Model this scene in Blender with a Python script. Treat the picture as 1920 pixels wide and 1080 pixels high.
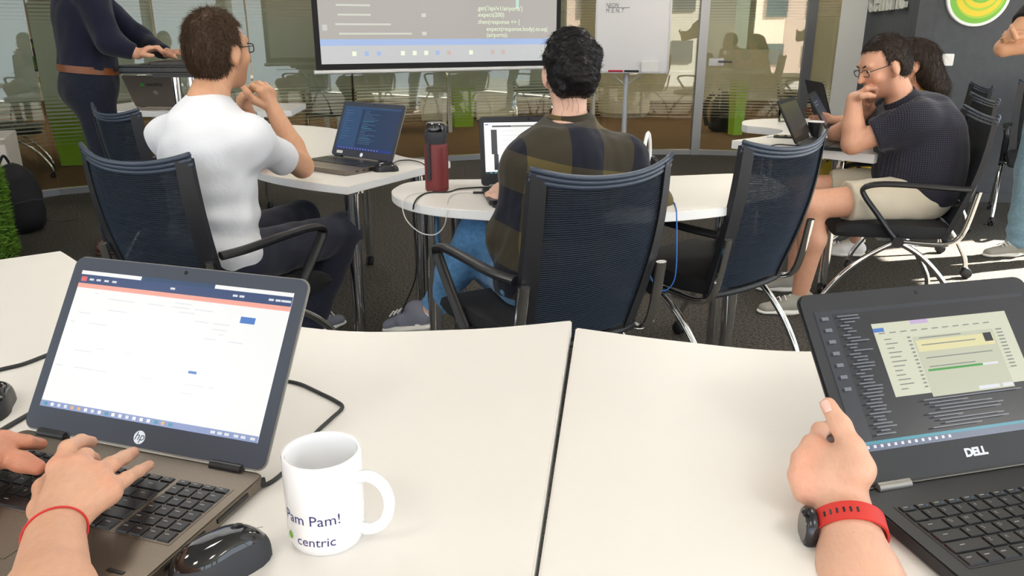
import bpy, bmesh, math, random
import numpy as np
from mathutils import Vector, Matrix, Euler

for o in list(bpy.data.objects): bpy.data.objects.remove(o)
SC = bpy.context.scene
COL = SC.collection
random.seed(4); np.random.seed(4)
R = math.radians
# ------------------------------------------------------------ camera
CAM_H, PITCH, FPX, TBL = 1.25, math.atan(480/1450), 1450.0, 0.725
cam = bpy.data.cameras.new('camera'); cam.sensor_width = 36; cam.lens = 36*FPX/1920
cam.clip_start = .02
camo = bpy.data.objects.new('camera', cam); COL.objects.link(camo)
camo.location = (0, 0, CAM_H); camo.rotation_euler = (math.pi/2-PITCH, 0, 0)
SC.camera = camo
# ------------------------------------------------------------ light
SC.view_settings.view_transform = 'Standard'; SC.view_settings.look = 'None'
SC.view_settings.exposure = -0.04; SC.view_settings.gamma = 1; SC.view_settings.use_curve_mapping = False
world = bpy.data.worlds.new('sky'); SC.world = world; world.use_nodes = True
wn = world.node_tree; bg = wn.nodes['Background']
bg.inputs[0].default_value = (.80, .90, 1.0, 1); bg.inputs[1].default_value = 3.1
sun = bpy.data.lights.new('sun', 'SUN'); sun.energy = 80; sun.angle = R(.6); sun.color = (1, .95, .86)
suno = bpy.data.objects.new('sun', sun); COL.objects.link(suno)
SUN_DIR = Vector((-1.0, -.34, -.74)).normalized()          # direction the light travels
suno.rotation_euler = SUN_DIR.to_track_quat('-Z', 'Y').to_euler(); suno.location = (9, 5, 6)

# ------------------------------------------------------------ pixel -> place
_c, _s = math.cos(PITCH), math.sin(PITCH)
def ray(px, py):
    dx = (px-960)/FPX; dy = (py-540)/FPX
    return Vector((dx, _c-dy*_s, -_s-dy*_c))
def P(px, py, z):
    d = ray(px, py); return Vector((0, 0, CAM_H))+d*((z-CAM_H)/d.z)
def PD(px, py, Y):
    d = ray(px, py); return Vector((0, 0, CAM_H))+d*(Y/d.y)

# ------------------------------------------------------------ materials
MATS = {}
def srgb(r, g, b):
    f = lambda c: c/12.92 if c <= .04045 else ((c+.055)/1.055)**2.4
    return (f(r/255), f(g/255), f(b/255), 1)
def mat(name, col, rough=.5, metal=0, spec=.5, emit=None, estr=1, noise=0, nscale=40, bump=0, bscale=200, sheen=0, sss=0, coat=0):
    m = bpy.data.materials.new(name); m.use_nodes = True; nt = m.node_tree; b = nt.nodes['Principled BSDF']
    if len(col) == 3: col = (*col, 1)
    b.inputs['Base Color'].default_value = col; b.inputs['Roughness'].default_value = rough
    b.inputs['Metallic'].default_value = metal; b.inputs['Specular IOR Level'].default_value = spec
    if coat: b.inputs['Coat Weight'].default_value = coat; b.inputs['Coat Roughness'].default_value = .05
    if sheen: b.inputs['Sheen Weight'].default_value = sheen
    if sss:
        b.inputs['Subsurface Weight'].default_value = sss; b.inputs['Subsurface Radius'].default_value = (.008, .003, .0015)
        b.inputs['Subsurface Scale'].default_value = 1
    if emit:
        b.inputs['Emission Color'].default_value = (*emit[:3], 1); b.inputs['Emission Strength'].default_value = estr
    if noise or bump:
        tc = nt.nodes.new('ShaderNodeTexCoord')
    if noise:
        n = nt.nodes.new('ShaderNodeTexNoise'); n.inputs['Scale'].default_value = nscale; n.inputs['Detail'].default_value = 6
        nt.links.new(tc.outputs['Object'], n.inputs['Vector'])
        r = nt.nodes.new('ShaderNodeValToRGB'); lo = [max(0, c*(1-noise)) for c in col[:3]]; hi = [min(1, c*(1+noise)) for c in col[:3]]
        r.color_ramp.elements[0].color = (*lo, 1); r.color_ramp.elements[1].color = (*hi, 1)
        r.color_ramp.elements[0].position = .35; r.color_ramp.elements[1].position = .65
        nt.links.new(n.outputs['Fac'], r.inputs['Fac']); nt.links.new(r.outputs['Color'], b.inputs['Base Color'])
    if bump:
        n2 = nt.nodes.new('ShaderNodeTexNoise'); n2.inputs['Scale'].default_value = bscale; n2.inputs['Detail'].default_value = 4
        nt.links.new(tc.outputs['Object'], n2.inputs['Vector'])
        bp = nt.nodes.new('ShaderNodeBump'); bp.inputs['Strength'].default_value = bump; bp.inputs['Distance'].default_value = .01
        nt.links.new(n2.outputs['Fac'], bp.inputs['Height']); nt.links.new(bp.outputs['Normal'], b.inputs['Normal'])
    MATS[name] = m; return m
def emi(name, col, s=1.0):
    m = bpy.data.materials.new(name); m.use_nodes = True; nt = m.node_tree
    b = nt.nodes['Principled BSDF']; b.inputs['Base Color'].default_value = (.01, .01, .01, 1); b.inputs['Roughness'].default_value = .25
    b.inputs['Emission Color'].default_value = (*col[:3], 1); b.inputs['Emission Strength'].default_value = s
    MATS[name] = m; return m

mat('white_top', srgb(234, 229, 223), .38)
mat('white_edge', srgb(240, 240, 240), .4)
mat('carpet_dark', srgb(84, 80, 74), .95, spec=.1, noise=.55, nscale=90, bump=.6, bscale=400)
mat('carpet_brown', srgb(104, 82, 60), .95, spec=.1, noise=.3, nscale=60, bump=.5, bscale=300)
mat('chrome', (.78, .78, .78), .09, 1)
mat('alu', srgb(165, 168, 172), .35, .85)
mat('alu_dark', srgb(96, 98, 102), .4, .7)
mat('black_plastic', (.012, .012, .014), .38)
mat('black_gloss', (.006, .006, .008), .08, coat=.6)
mat('black_soft', (.010, .010, .012), .8, bump=.15, bscale=600)
mat('rib', (.045, .060, .090), .34)
mat('mesh_frame', (.012, .012, .015), .55)
mat('wall_dark', srgb(74, 76, 80), .75, noise=.06, nscale=20, bump=.05, bscale=300)
mat('wall_white', srgb(222, 220, 214), .8, bump=.04, bscale=250)
mat('wall_beige', srgb(196, 184, 160), .8, bump=.04, bscale=200)
mat('ceiling', srgb(228, 226, 220), .9)
mat('baseboard', srgb(70, 70, 72), .5)
mat('white_plastic', srgb(236, 236, 234), .4)
mat('silver_plastic', srgb(150, 148, 144), .35, .6)
mat('laptop_grey', srgb(122, 112, 100), .38, .75, noise=.05, nscale=400)
mat('bezel', srgb(56, 62, 76), .5)
mat('bezel_dark', srgb(30, 32, 38), .5)
mat('key', (.010, .010, .011), .35)
mat('key_print', srgb(150, 150, 150), .6)
mat('key_print_blue', srgb(60, 110, 160), .6)
mat('lamp', (1, 1, 1), .5, emit=(1, .97, .92), estr=15)  # glow of the added ceiling panels over the room
mat('added_lamp_warm', (1, 1, 1), .5, emit=(1, .85, .60), estr=32)  # glow of the added corridor panels, brightens the partition

# ------------------------------------------------------------ mesh helpers
class B:
    def __init__(s): s.v = []; s.f = []; s.m = []
    def add(s, vs, fs, mi=0):
        o = len(s.v); s.v += [tuple(x) for x in vs]; s.f += [tuple(i+o for i in f) for f in fs]; s.m += [mi]*len(fs); return s
    def box(s, c, d, rot=None, mi=0):
        x, y, z = [k/2 for k in d]; vs = [Vector((a*x, b*y, e*z)) for a in (-1, 1) for b in (-1, 1) for e in (-1, 1)]
        if rot is not None: vs = [rot @ q for q in vs]
        c = Vector(c); vs = [q+c for q in vs]
        return s.add(vs, [(0, 1, 3, 2), (4, 6, 7, 5), (0, 4, 5, 1), (2, 3, 7, 6), (0, 2, 6, 4), (1, 5, 7, 3)], mi)
    def prism(s, out, z0, z1, mi=0, mi_side=None):
        n = len(out); vs = [(x, y, z0) for x, y in out]+[(x, y, z1) for x, y in out]
        s.add(vs, [tuple(range(n-1, -1, -1)), tuple(range(n, 2*n))], mi)
        o = len(s.v)-2*n
        for i in range(n):
            j = (i+1) % n; s.f.append((o+i, o+j, o+n+j, o+n+i)); s.m.append(mi if mi_side is None else mi_side)
        return s
    def tube(s, pts, r, n=8, mi=0, flat=None, cap=True):
        pts = [Vector(p) for p in pts]; N = len(pts)
        rs = r if hasattr(r, '__len__') else [r]*N
        t0 = (pts[1]-pts[0]).normalized(); up = Vector((0, 0, 1)) if abs(t0.z) < .9 else Vector((1, 0, 0))
        a = (up-t0*up.dot(t0)).normalized(); vs = []
        for i, p in enumerate(pts):
            t = (pts[min(i+1, N-1)]-pts[max(i-1, 0)]).normalized()
            a = a-t*a.dot(t); a = a.normalized() if a.length > 1e-6 else t.orthogonal().normalized(); b = t.cross(a)
            fx, fy = flat if flat else (1, 1)
            for k in range(n):
                w = 2*math.pi*k/n; vs.append(p+(a*math.cos(w)*fx+b*math.sin(w)*fy)*rs[i])
        fs = [(i*n+k, i*n+(k+1) % n, (i+1)*n+(k+1) % n, (i+1)*n+k) for i in range(N-1) for k in range(n)]
        if cap: fs += [tuple(range(n-1, -1, -1)), tuple((N-1)*n+k for k in range(n))]
        return s.add(vs, fs, mi)
    def lathe(s, prof, n=24, c=(0, 0, 0), mi=0, axis=None):
        vs = []; c = Vector(c)
        M = axis if axis is not None else Matrix.Identity(3)
        for r_, z in prof:
            for k in range(n):
                w = 2*math.pi*k/n; vs.append(c+M @ Vector((r_*math.cos(w), r_*math.sin(w), z)))
        N = len(prof)
        fs = [(i*n+k, i*n+(k+1) % n, (i+1)*n+(k+1) % n, (i+1)*n+k) for i in range(N-1) for k in range(n)]
        if prof[0][0] > 1e-5: fs.append(tuple(range(n-1, -1, -1)))
        if prof[-1][0] > 1e-5: fs.append(tuple((N-1)*n+k for k in range(n)))
        return s.add(vs, fs, mi)
    def grid(s, fn, nu, nv, mi=0, thick=0):
        vs = [Vector(fn(i/nu, j/nv)) for j in range(nv+1) for i in range(nu+1)]
        fs = [(j*(nu+1)+i, j*(nu+1)+i+1, (j+1)*(nu+1)+i+1, (j+1)*(nu+1)+i) for j in range(nv) for i in range(nu)]
        return s.add(vs, fs, mi)
    def build(s, name, mats, parent=None, smooth=False, bevel=0, seg=2, mw=None, solid=0):
        me = bpy.data.meshes.new(name); me.from_pydata(s.v, [], s.f)
        if not isinstance(mats, (list, tuple)): mats = [mats]
        for m in mats: me.materials.append(MATS[m] if isinstance(m, str) else m)
        me.polygons.foreach_set('material_index', s.m)
        if bevel or smooth == 'auto' or solid:
            bm = bmesh.new(); bm.from_mesh(me); bmesh.ops.remove_doubles(bm, verts=bm.verts, dist=1e-5)
            if bevel:
                es = [e for e in bm.edges if len(e.link_faces) == 2 and e.calc_face_angle(0) > R(35)]
                bmesh.ops.bevel(bm, geom=es, offset=bevel, segments=seg, affect='EDGES', clamp_overlap=True)
            bm.to_mesh(me); bm.free()
        if smooth:
            me.polygons.foreach_set('use_smooth', [True]*len(me.polygons))
            if smooth == 'auto' or bevel: me.set_sharp_from_angle(angle=R(40))
        me.update()
        o = bpy.data.objects.new(name, me); COL.objects.link(o)
        if parent: o.parent = parent
        if mw is not None: o.matrix_local = mw
        if solid:
            md = o.modifiers.new('solid', 'SOLIDIFY'); md.thickness = solid; md.offset = 0
        return o
def cr(pts, n=6, closed=False):
    pts = [Vector(p) for p in pts]; out = []; N = len(pts)
    rng = range(N if closed else N-1)
    for i in rng:
        g = lambda k: pts[k % N] if closed else pts[min(max(k, 0), N-1)]
        a, b, c, d = g(i-1), g(i), g(i+1), g(i+2)
        for k in range(n):
            t = k/n; out.append(.5*((2*b)+(c-a)*t+(2*a-5*b+4*c-d)*t*t+(3*b-a-3*c+d)*t**3))
    if not closed: out.append(pts[-1])
    return out
def cr2(pts, n=6, closed=True): return [(p.x, p.y) for p in cr([(x, y, 0) for x, y in pts], n, closed)]
def tag(o, label, cat, group=None):
    o['label'] = label; o['category'] = cat
    if group: o['group'] = group
    return o
def struct(o): o['kind'] = 'structure'; return o
def thing(name, loc, rz=0, label=None, cat=None, group=None, scale=1):
    o = bpy.data.objects.new(name, None); COL.objects.link(o); o.location = loc; o.rotation_euler = (0, 0, rz); o.empty_display_size = .1
    o.scale = (scale,)*3
    if label: tag(o, label, cat, group)
    return o
def dup(root, loc, rz, label, group=None, scale=None):
    r = root.copy(); COL.objects.link(r); r.location = loc; r.rotation_euler = (0, 0, rz); r['label'] = label
    if group: r['group'] = group
    if scale: r.scale = (scale,)*3
    def rec(src, par):
        for ch in list(src.children):
            c = ch.copy(); COL.objects.link(c); c.parent = par; rec(ch, c)
    rec(root, r); return r
def text_b(s, size, align='LEFT', depth=0, shear=0, bold=0, spacing=1):
    cu = bpy.data.curves.new('t', 'FONT'); cu.body = s; cu.size = size; cu.align_x = align; cu.extrude = depth; cu.shear = shear; cu.offset = bold
    cu.resolution_u = 3; cu.space_character = spacing
    o = bpy.data.objects.new('t', cu); COL.objects.link(o)
    dg = bpy.context.evaluated_depsgraph_get(); me = o.evaluated_get(dg).to_mesh()
    v = [tuple(x.co) for x in me.vertices]; f = [tuple(p.vertices) for p in me.polygons]
    o.evaluated_get(dg).to_mesh_clear(); bpy.data.objects.remove(o); bpy.data.curves.remove(cu)
    return v, f
def frame(o, x, z):
    """matrix with local x along x, local z along z (normal)"""
    x = Vector(x).normalized(); z = Vector(z); z = (z-x*z.dot(x)).normalized(); y = z.cross(x)
    M = Matrix((x, y, z)).transposed().to_4x4(); M.translation = Vector(o); return M
# ============================================================ setting
WP = [(-6.9, 2.6), (-5.0, 4.72), (-3.66, 6.18), (-2.92, 6.66), (-2.28, 7.02), (-1.49, 7.46), (-.64, 7.92), (.55, 8.34), (1.96, 8.36), (2.98, 8.16), (3.62, 8.04)]
CEIL = 2.75
xL, yB, xR = -6.9, -2.6, 5.4
fl = B().add([(x, y, 0) for x, y in [(xL, yB), (xR, yB), (xR, 5.7), (2.97, 6.0), (3.4, 7.9)]+WP[::-1]], [tuple(range(5+len(WP)))])
struct(fl.build('floor', 'carpet_dark'))
fb = B().add([(x, y, 0) for x, y in WP+[(6.5, 8), (9, 17), (-12, 17), (-12, 2.6)]], [tuple(range(len(WP)+4))])
struct(fb.build('floor_corridor', 'carpet_brown'))
struct(B().prism([(-12, -2.8), (5.5, -2.8), (5.5, 16), (-12, 16)], CEIL, CEIL+.1).build('ceiling', 'ceiling'))
# glass partition, a polyline of panes with a frosted film of graded stripes
def glass_mat():
    m = bpy.data.materials.new('partition_glass'); m.use_nodes = True; nt = m.node_tree; nt.nodes.clear()
    out = nt.nodes.new('ShaderNodeOutputMaterial'); mix = nt.nodes.new('ShaderNodeMixShader')
    tr = nt.nodes.new('ShaderNodeBsdfTransparent'); tr.inputs[0].default_value = (.94, .97, .94, 1)
    gl = nt.nodes.new('ShaderNodeBsdfGlossy'); gl.inputs['Roughness'].default_value = .004
    fr = nt.nodes.new('ShaderNodeFresnel'); fr.inputs[0].default_value = 1.62
    nt.links.new(fr.outputs[0], mix.inputs[0]); nt.links.new(tr.outputs[0], mix.inputs[1]); nt.links.new(gl.outputs[0], mix.inputs[2])
    nt.links.new(mix.outputs[0], out.inputs[0]); MATS['glass'] = m
def film_mat(name, col, top=1.30, bot=.80):
    m = bpy.data.materials.new(name); m.use_nodes = True; nt = m.node_tree; nt.nodes.clear(); L = nt.links.new
    N = lambda t: nt.nodes.new(t)
    out = N('ShaderNodeOutputMaterial'); mix = N('ShaderNodeMixShader'); tr = N('ShaderNodeBsdfTransparent')
    df = N('ShaderNodeBsdfDiffuse'); df.inputs[0].default_value = (*col, 1); tl = N('ShaderNodeBsdfTranslucent'); tl.inputs[0].default_value = (*col, 1)
    fm = N('ShaderNodeMixShader'); fm.inputs[0].default_value = .45; L(df.outputs[0], fm.inputs[1]); L(tl.outputs[0], fm.inputs[2])
    tc = N('ShaderNodeTexCoord'); sp = N('ShaderNodeSeparateXYZ'); L(tc.outputs['Object'], sp.inputs[0])
    def mth(op, a, b=None):
        n = N('ShaderNodeMath'); n.operation = op
        for i, q in enumerate((a, b)):
            if q is None: continue
            if isinstance(q, (int, float)): n.inputs[i].default_value = q
            else: L(q, n.inputs[i])
        return n.outputs[0]
    z = sp.outputs[2]
    # distance outside the solid band, 0..1 over .42 m
    e = mth('MAXIMUM', mth('SUBTRACT', bot, z), mth('SUBTRACT', z, top)); e = mth('DIVIDE', e, .43)
    ph = mth('FRACT', mth('DIVIDE', z, .0285)); gap = mth('GREATER_THAN', ph, mth('SUBTRACT', .98, mth('MULTIPLY', e, .98)))
    gap = mth('MULTIPLY', gap, mth('GREATER_THAN', e, 0.0))
    cov = mth('MULTIPLY', mth('SUBTRACT', 1.0, gap), .86)
    L(cov, mix.inputs[0]); L(tr.outputs[0], mix.inputs[1]); L(fm.outputs[0], mix.inputs[2]); L(mix.outputs[0], out.inputs[0]); MATS[name] = m
glass_mat(); film_mat('film', (.60, .63, .56)); film_mat('film_warm_lit', (.80, .74, .60))  # second film: same film with the corridor's warm light put into its colour
for i in range(len(WP)-1):
    a, b = Vector((*WP[i], 0)), Vector((*WP[i+1], 0)); d = (b-a); L = d.length; yaw = math.atan2(d.y, d.x); c = (a+b)/2
    door = i == 8
    nm = 'door_1' if door else 'window_%d' % (i+1 if i < 8 else i)
    e = struct(thing(nm, c, yaw)); g = .012 if not door else .05
    B().box((0, 0, CEIL/2+.02), (L-g, .010, CEIL-.08)).build('glass_pane', 'glass', e)
    fo = B().box((0, .0065, 1.05), (L-g-.01, .0008, 1.9)).build('frosted_film', 'film_warm_lit' if i >= 7 else 'film', e)
    B().box((0, 0, .025), (L-.004, .05, .05)).build('bottom_rail', 'alu', e); B().box((0, 0, CEIL-.02), (L-.004, .05, .04)).build('top_rail', 'alu', e)
    fo.location.z = 0
    if door:
        h = thing('handle', (-L/2+.1, 0, .955)); h.parent = e
        B().box((.055, -.012, 0), (.15, .014, .075)).build('lock_plate', 'alu', e, bevel=.003, mw=Matrix.Translation((-L/2+.10, 0, .955)))
        bpy.data.objects.remove(h)
        hb = B().tube([(.10, -.018, .0), (.10, -.06, 0)], .009, 10).tube([(.10, -.06, 0), (.23, -.062, -.002)], .009, 10)
        hb.build('door_handle', 'alu_dark', e, smooth='auto', mw=Matrix.Translation((-L/2+.08, 0, .962)))
        po = B().box((.03, -.012, 1.38), (.48, .002, .60)).build('notice_sheet', 'glass', e)
        B().box((.03, -.012, 1.72), (.42, .003, .10)).build('green_notice', mat('green_sign', srgb(140, 190, 60), .6), e)
# posts of the door
for k, (x, y) in enumerate((WP[8], WP[9])):
    struct(B().box((x, y, CEIL/2), (.09, .09, CEIL)).build('trim_%d' % (k+1), 'alu'))
# pillar and dark walls
pl = [(3.205, 8.00), (3.40, 7.86), (3.6, 8.1), (3.4, 8.3)]
struct(B().prism(pl, 0, CEIL).build('pillar', 'wall_white'))
CW, CX = Vector((3.40, 7.86, 0)), Vector((2.97, 6.0, 0)); CR_ = Vector((5.4, 5.70, 0))
def wallp(name, a, b, m, h=CEIL, t=.12, side=1, z0=0):
    d = (b-a).normalized(); n = Vector((-d.y, d.x, 0))*side*t
    o = [(a.x, a.y), (b.x, b.y), (b.x+n.x, b.y+n.y), (a.x+n.x, a.y+n.y)]
    if side < 0: o = o[::-1]
    return struct(B().prism(o, z0, z0+h).build(name, m))
wallp('wall_lettering', CX, CW, 'wall_dark', side=-1)
wallp('wall_logo', CX, CR_, 'wall_dark', side=1)
d = (CR_-CX).normalized(); nrm = Vector((d.y, -d.x, 0))
bb = B(); a = CX+nrm*.014; b_ = CR_+nrm*.014; m_ = (a+b_)/2
bb.box((m_.x, m_.y, .035), ((b_-a).length, .014, .07), Matrix.Rotation(math.atan2(d.y, d.x), 3, 'Z'))
struct(bb.build('baseboard_logo', 'baseboard'))
# outer walls with windows (behind the camera and to the right): sill, lintel, mullions
def winwall(name, a, b, n, sill, head, inward):
    a, b = Vector((*a, 0)), Vector((*b, 0)); d = b-a; L = d.length; u = d.normalized(); rot = Matrix.Rotation(math.atan2(d.y, d.x), 3, 'Z'); w = B()
    c = (a+b)/2-Vector((*inward, 0))*.1
    if sill > 0: w.box((c.x, c.y, sill/2), (L, .2, sill), rot)
    w.box((c.x, c.y, (head+CEIL)/2), (L, .2, CEIL-head), rot)
    struct(w.build(name, 'wall_white')); e = None
    for i in range(n+1):
        q = a+u*L*i/n-Vector((*inward, 0))*.1
        struct(B().box((q.x, q.y, (sill+head)/2), (.12, .16, head-sill), rot).build('trim_%d' % (10+int(abs(a.x*7+a.y*3))+i), 'alu_dark'))
winwall('wall_back', (xL, yB), (xR, yB), 6, .35, 2.55, (0, 1))
winwall('wall_right', (xR, yB), (xR, 5.7), 3, .02, 2.55, (-1, 0))
winwall('wall_left', (xL, yB), (xL, 2.6), 3, .35, 2.55, (1, 0))
# corridor behind the partition
mat('hall_wall', srgb(168, 164, 150), .85)
wallp('wall_corridor', Vector((-12, 15.5, 0)), Vector((9, 15.5, 0)), 'hall_wall', side=1)
wallp('wall_corridor_right', Vector((5.2, 8.3, 0)), Vector((5.2, 15.5, 0)), 'wall_beige', side=-1)
wallp('wall_corridor_left', Vector((-10.5, 2.6, 0)), Vector((-10.5, 15.5, 0)), 'wall_beige', side=1)
# added ceiling panels out of view, for even light in room and corridor
k = 0
for x in (-3.6, -1.2, 1.2, 3.6):
    for y in (-.6, 2.2, 5.0, 7.0):
        if y > 4 and abs(x) > 3: continue
        if y > 6: x = x*1.0+(1.0 if x > 0 else 0)
        e = thing('added_ceiling_lamp', (x, y, CEIL), 0, 'added square white ceiling panel lamp, unseen, over the desks', 'lamp', 'added ceiling panel lamps over the desks')
        B().box((0, 0, -.012), (.62, .62, .03)).build('added_lamp_frame', 'white_plastic', e, bevel=.004)
        B().box((0, 0, -.029), (.56, .56, .006)).build('added_lamp_diffuser', 'lamp', e)
for x in (-6, -3, 0, 3):  # added corridor panels, unseen, light the frosted film from behind
    for y in (10.2, 13):
        e = thing('added_corridor_lamp', (x, y, CEIL), 0, 'added square warm ceiling panel lamp, unseen, in the corridor behind the glass', 'lamp', 'added ceiling lamps in the corridor')
        B().box((0, 0, -.012), (.62, .62, .03)).build('added_lamp_frame', 'white_plastic', e, bevel=.004)
        B().box((0, 0, -.029), (.56, .56, .006)).build('added_lamp_diffuser', 'added_lamp_warm', e)
# wall signs
mat('letter_white', srgb(222, 222, 210), .5); mat('logo_green', srgb(122, 190, 62), .5); mat('logo_lime', srgb(168, 205, 60), .5); mat('logo_yellow', srgb(232, 206, 44), .5)
dl = (CX-CW).normalized(); nl = Vector((dl.y, -dl.x, 0))
if nl.x > 0: nl = -nl
def hit(px, py, o, n):
    dr = ray(px, py); c0 = Vector((0, 0, CAM_H)); return c0+dr*((o-c0).dot(n)/dr.dot(n))
p0 = hit(1633, 22, CX, nl); p1 = hit(1702, 13, CX, nl)
v, f = text_b('centric', 1.0, 'LEFT', .012, bold=.02)
w0 = max(x for x, y, z in v)-min(x for x, y, z in v); k = ((p1-p0).to_2d().length+.02)/w0
M = frame(p0+nl*.02, dl, nl)
e = thing('wall_lettering_sign', (p0.x, p0.y, min(p0.z, p1.z)), 0, 'white raised letters spelling centric on the dark wall beside the pillar', 'sign')
xs = 0
B().add([(x*k, y*k*.62, z) for x, y, z in v], f).build('letters', 'letter_white', e, mw=e.matrix_world.inverted() @ M if False else Matrix.Translation(-Vector((p0.x, p0.y, min(p0.z, p1.z)))) @ M)
# round logo
ln = nrm; q0 = hit(1823, 50, CX, ln); rad = .5*((hit(1882, 2, CX, ln)-hit(1767, 2, CX, ln)).length)*1.04
lc = q0+Vector((0, 0, rad)); e = thing('round_wall_logo', lc+ln*.012, 0, 'round green and yellow swirl emblem with white rim on the dark wall', 'sign')
Mr = frame((0, 0, 0), d, ln).to_3x3()
B().lathe([(0, -.012), (rad, -.012), (rad, .008), (rad*.985, .012), (0, .012)], 64, mi=0, axis=Mr).build('white_rim', 'white_plastic', e, smooth='auto')
def disc(r, cx, cy, z, m, nm):
    B().lathe([(0, z-.002), (r, z-.002), (r, z), (0, z)], 56, c=Mr @ Vector((cx, cy, 0)), axis=Mr).build(nm, m, e)
for i, (r, cx, cy, m) in enumerate([(.90, 0, 0, 'logo_green'), (.80, .05, .05, 'logo_lime'), (.74, .02, .06, 'logo_yellow'), (.62, .05, .12, 'logo_lime'), (.57, .05, .15, 'logo_yellow'), (.46, .06, .20, 'logo_green'), (.41, .06, .24, 'logo_yellow'), (.30, .07, .28, 'logo_lime'), (.22, .07, .32, 'logo_green')]):
    disc(r*rad, cx*rad, cy*rad, .0135+.0012*i, m, 'swirl_disc')
for px in (1745, 1776):
    q = hit(px, 112, CX, ln)
    e = thing('light_switch', q, 0, 'square white light switch on the dark wall below the round emblem' if px == 1776 else 'square white light switch on the dark wall, half hidden by the seated woman\'s hair', 'switch')
    M = frame(ln*.006, d, ln)
    B().box((0, 0, 0), (.085, .085, .012)).build('plate', 'white_plastic', e, bevel=.004, mw=M)
    B().box((0, 0, .007), (.055, .055, .006)).build('rocker', 'white_top', e, bevel=.002, mw=M)
# ============================================================ tables
def caster(par, x, y, r=.03, nm='caster', rz=0):
    b = B(); ax = Matrix.Rotation(math.pi/2, 3, 'Y'); rot = Matrix.Rotation(rz, 3, 'Z')
    for s in (-1, 1):
        b.lathe([(0, -.007), (r*.85, -.007), (r, -.004), (r, .004), (r*.85, .007), (0, .007)], 16, c=Vector((x, y, r))+rot @ Vector((s*.011, -.008, 0)), axis=rot @ ax)
    b.tube([Vector((x, y, r))+rot @ Vector((-.014, -.008, 0)), Vector((x, y, r))+rot @ Vector((.014, -.008, 0))], r*.35, 8)
    b.lathe([(.008, r*1.1), (.017, r*1.3), (.016, r*2.1), (.010, r*2.3)], 12, c=(x, y, 0))
    return b.build(nm, 'black_plastic', par, smooth='auto')
def table(name, out, legs, label, group=None, top=TBL, th=.03, r0=.028, leg_m='chrome', foot='caster', taper=.8):
    cx = sum(p[0] for p in out)/len(out); cy = sum(p[1] for p in out)/len(out)
    e = thing(name, (cx, cy, 0), 0, label, 'table', group)
    B().prism([(x-cx, y-cy) for x, y in out], top-th, top, 0, 1).build('tabletop', ['white_top', 'white_edge'], e, bevel=.0025, seg=2)
    for x, y in legs:
        x -= cx; y -= cy; z0 = .055 if foot == 'caster' else 0
        l = B().tube([(x, y, z0), (x, y, top-th-.03), (x, y, top-th)], [r0*taper, r0, r0], 16)
        l.lathe([(r0*1.9, top-th-.012), (r0*1.9, top-th)], 16, c=(x, y, 0)).build('leg', leg_m, e, smooth='auto')
        if foot == 'caster': caster(e, x, y, .026)
    return e
def ccw(o):
    a = sum(o[i][0]*o[(i+1) % len(o)][1]-o[(i+1) % len(o)][0]*o[i][1] for i in range(len(o))); return o if a > 0 else o[::-1]
def seg(pts, n=8): return cr2(pts, n, False)
o1 = seg([(-1.14, 1.886), (-.80, 1.565), (-.382, 1.352), (-.10, 1.342), (.115, 1.390)])+seg([(.022, .654), (-.015, .36)], 2)+seg([(-.45, .40), (-.95, .58), (-1.45, .95), (-1.76, 1.42)])[:-1]+[(-1.76, 1.42)]
table('desk_table', ccw(o1), [(-1.5, 1.4), (-1.02, 1.72), (-.25, .55), (-.05, 1.22)], 'large white curved desk table under the open laptop with the white screen', th=.03)
o2 = seg([(.1195, 1.352), (.30, 1.285), (.504, 1.239), (.80, 1.27), (1.06, 1.40), (1.28, 1.62)])+seg([(1.72, 1.15), (1.40, .80), (.95, .5), (.50, .36), (-.0105, .355)])+[(.0265, .654)]
table('desk_table', ccw(o2), [(.3, .6), (.2, 1.2), (1.2, 1.4), (1.4, 1.1)], 'white curved desk table under the dark laptop held by one hand', th=.03)
o3 = seg([(-.591, 2.739), (-.80, 2.86), (-1.013, 3.05), (-1.36, 3.50), (-1.62, 4.05)])+seg([(-1.479, 4.737), (-1.20, 4.63), (-.98, 4.44), (-.72, 3.98), (-.536, 3.53), (-.40, 3.37), (-.263, 3.317)])
table('desk_table', ccw(o3), [(-.60, 2.86), (-.80, 4.20), (-1.38, 3.78), (-.40, 3.25)], 'white curved table where the man in the white T-shirt leans his elbow')
o4 = cr2([(-.417, 2.719), (-.39, 2.56), (-.29, 2.433), (-.132, 2.355), (.15, 2.30), (.431, 2.311), (.704, 2.417), (.93, 2.60), (.99, 2.83), (.93, 3.01), (.584, 2.955), (.13, 2.90), (-.318, 2.865)], 6)
table('desk_table', ccw(o4), [(-.27, 2.56), (-.20, 2.80), (.78, 2.62), (.80, 2.88)], 'white round-ended table holding the dark red bottle')
o5 = [(1.122, 3.987), (1.635, 3.499)]+seg([(2.02, 3.86), (2.28, 4.35), (2.22, 4.90), (1.775, 5.04), (1.475, 4.945), (1.375, 4.68)])+seg([(1.389, 4.625), (1.49, 4.52), (1.52, 4.41), (1.46, 4.28), (1.30, 4.12)])
table('desk_table', ccw(o5), [(1.56, 3.70), (1.28, 4.02), (1.56, 4.72), (2.1, 4.5)], 'white table with a scooped edge where the man in the navy shirt leans', th=.042)
o6 = [(-3.10, 5.60), (-2.0, 5.44), (-1.55, 5.55), (-1.60, 6.15), (-3.0, 6.25)]
table('desk_table', ccw(o6), [(-2.98, 5.72), (-1.8, 5.66), (-2.9, 6.1)], 'white table behind the standing man carrying the grey laptop', th=.04)
o7 = cr2([(-1.62, 5.45), (-1.50, 5.36), (-1.40, 5.42), (-1.42, 5.9), (-1.66, 5.9)], 6)

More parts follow.
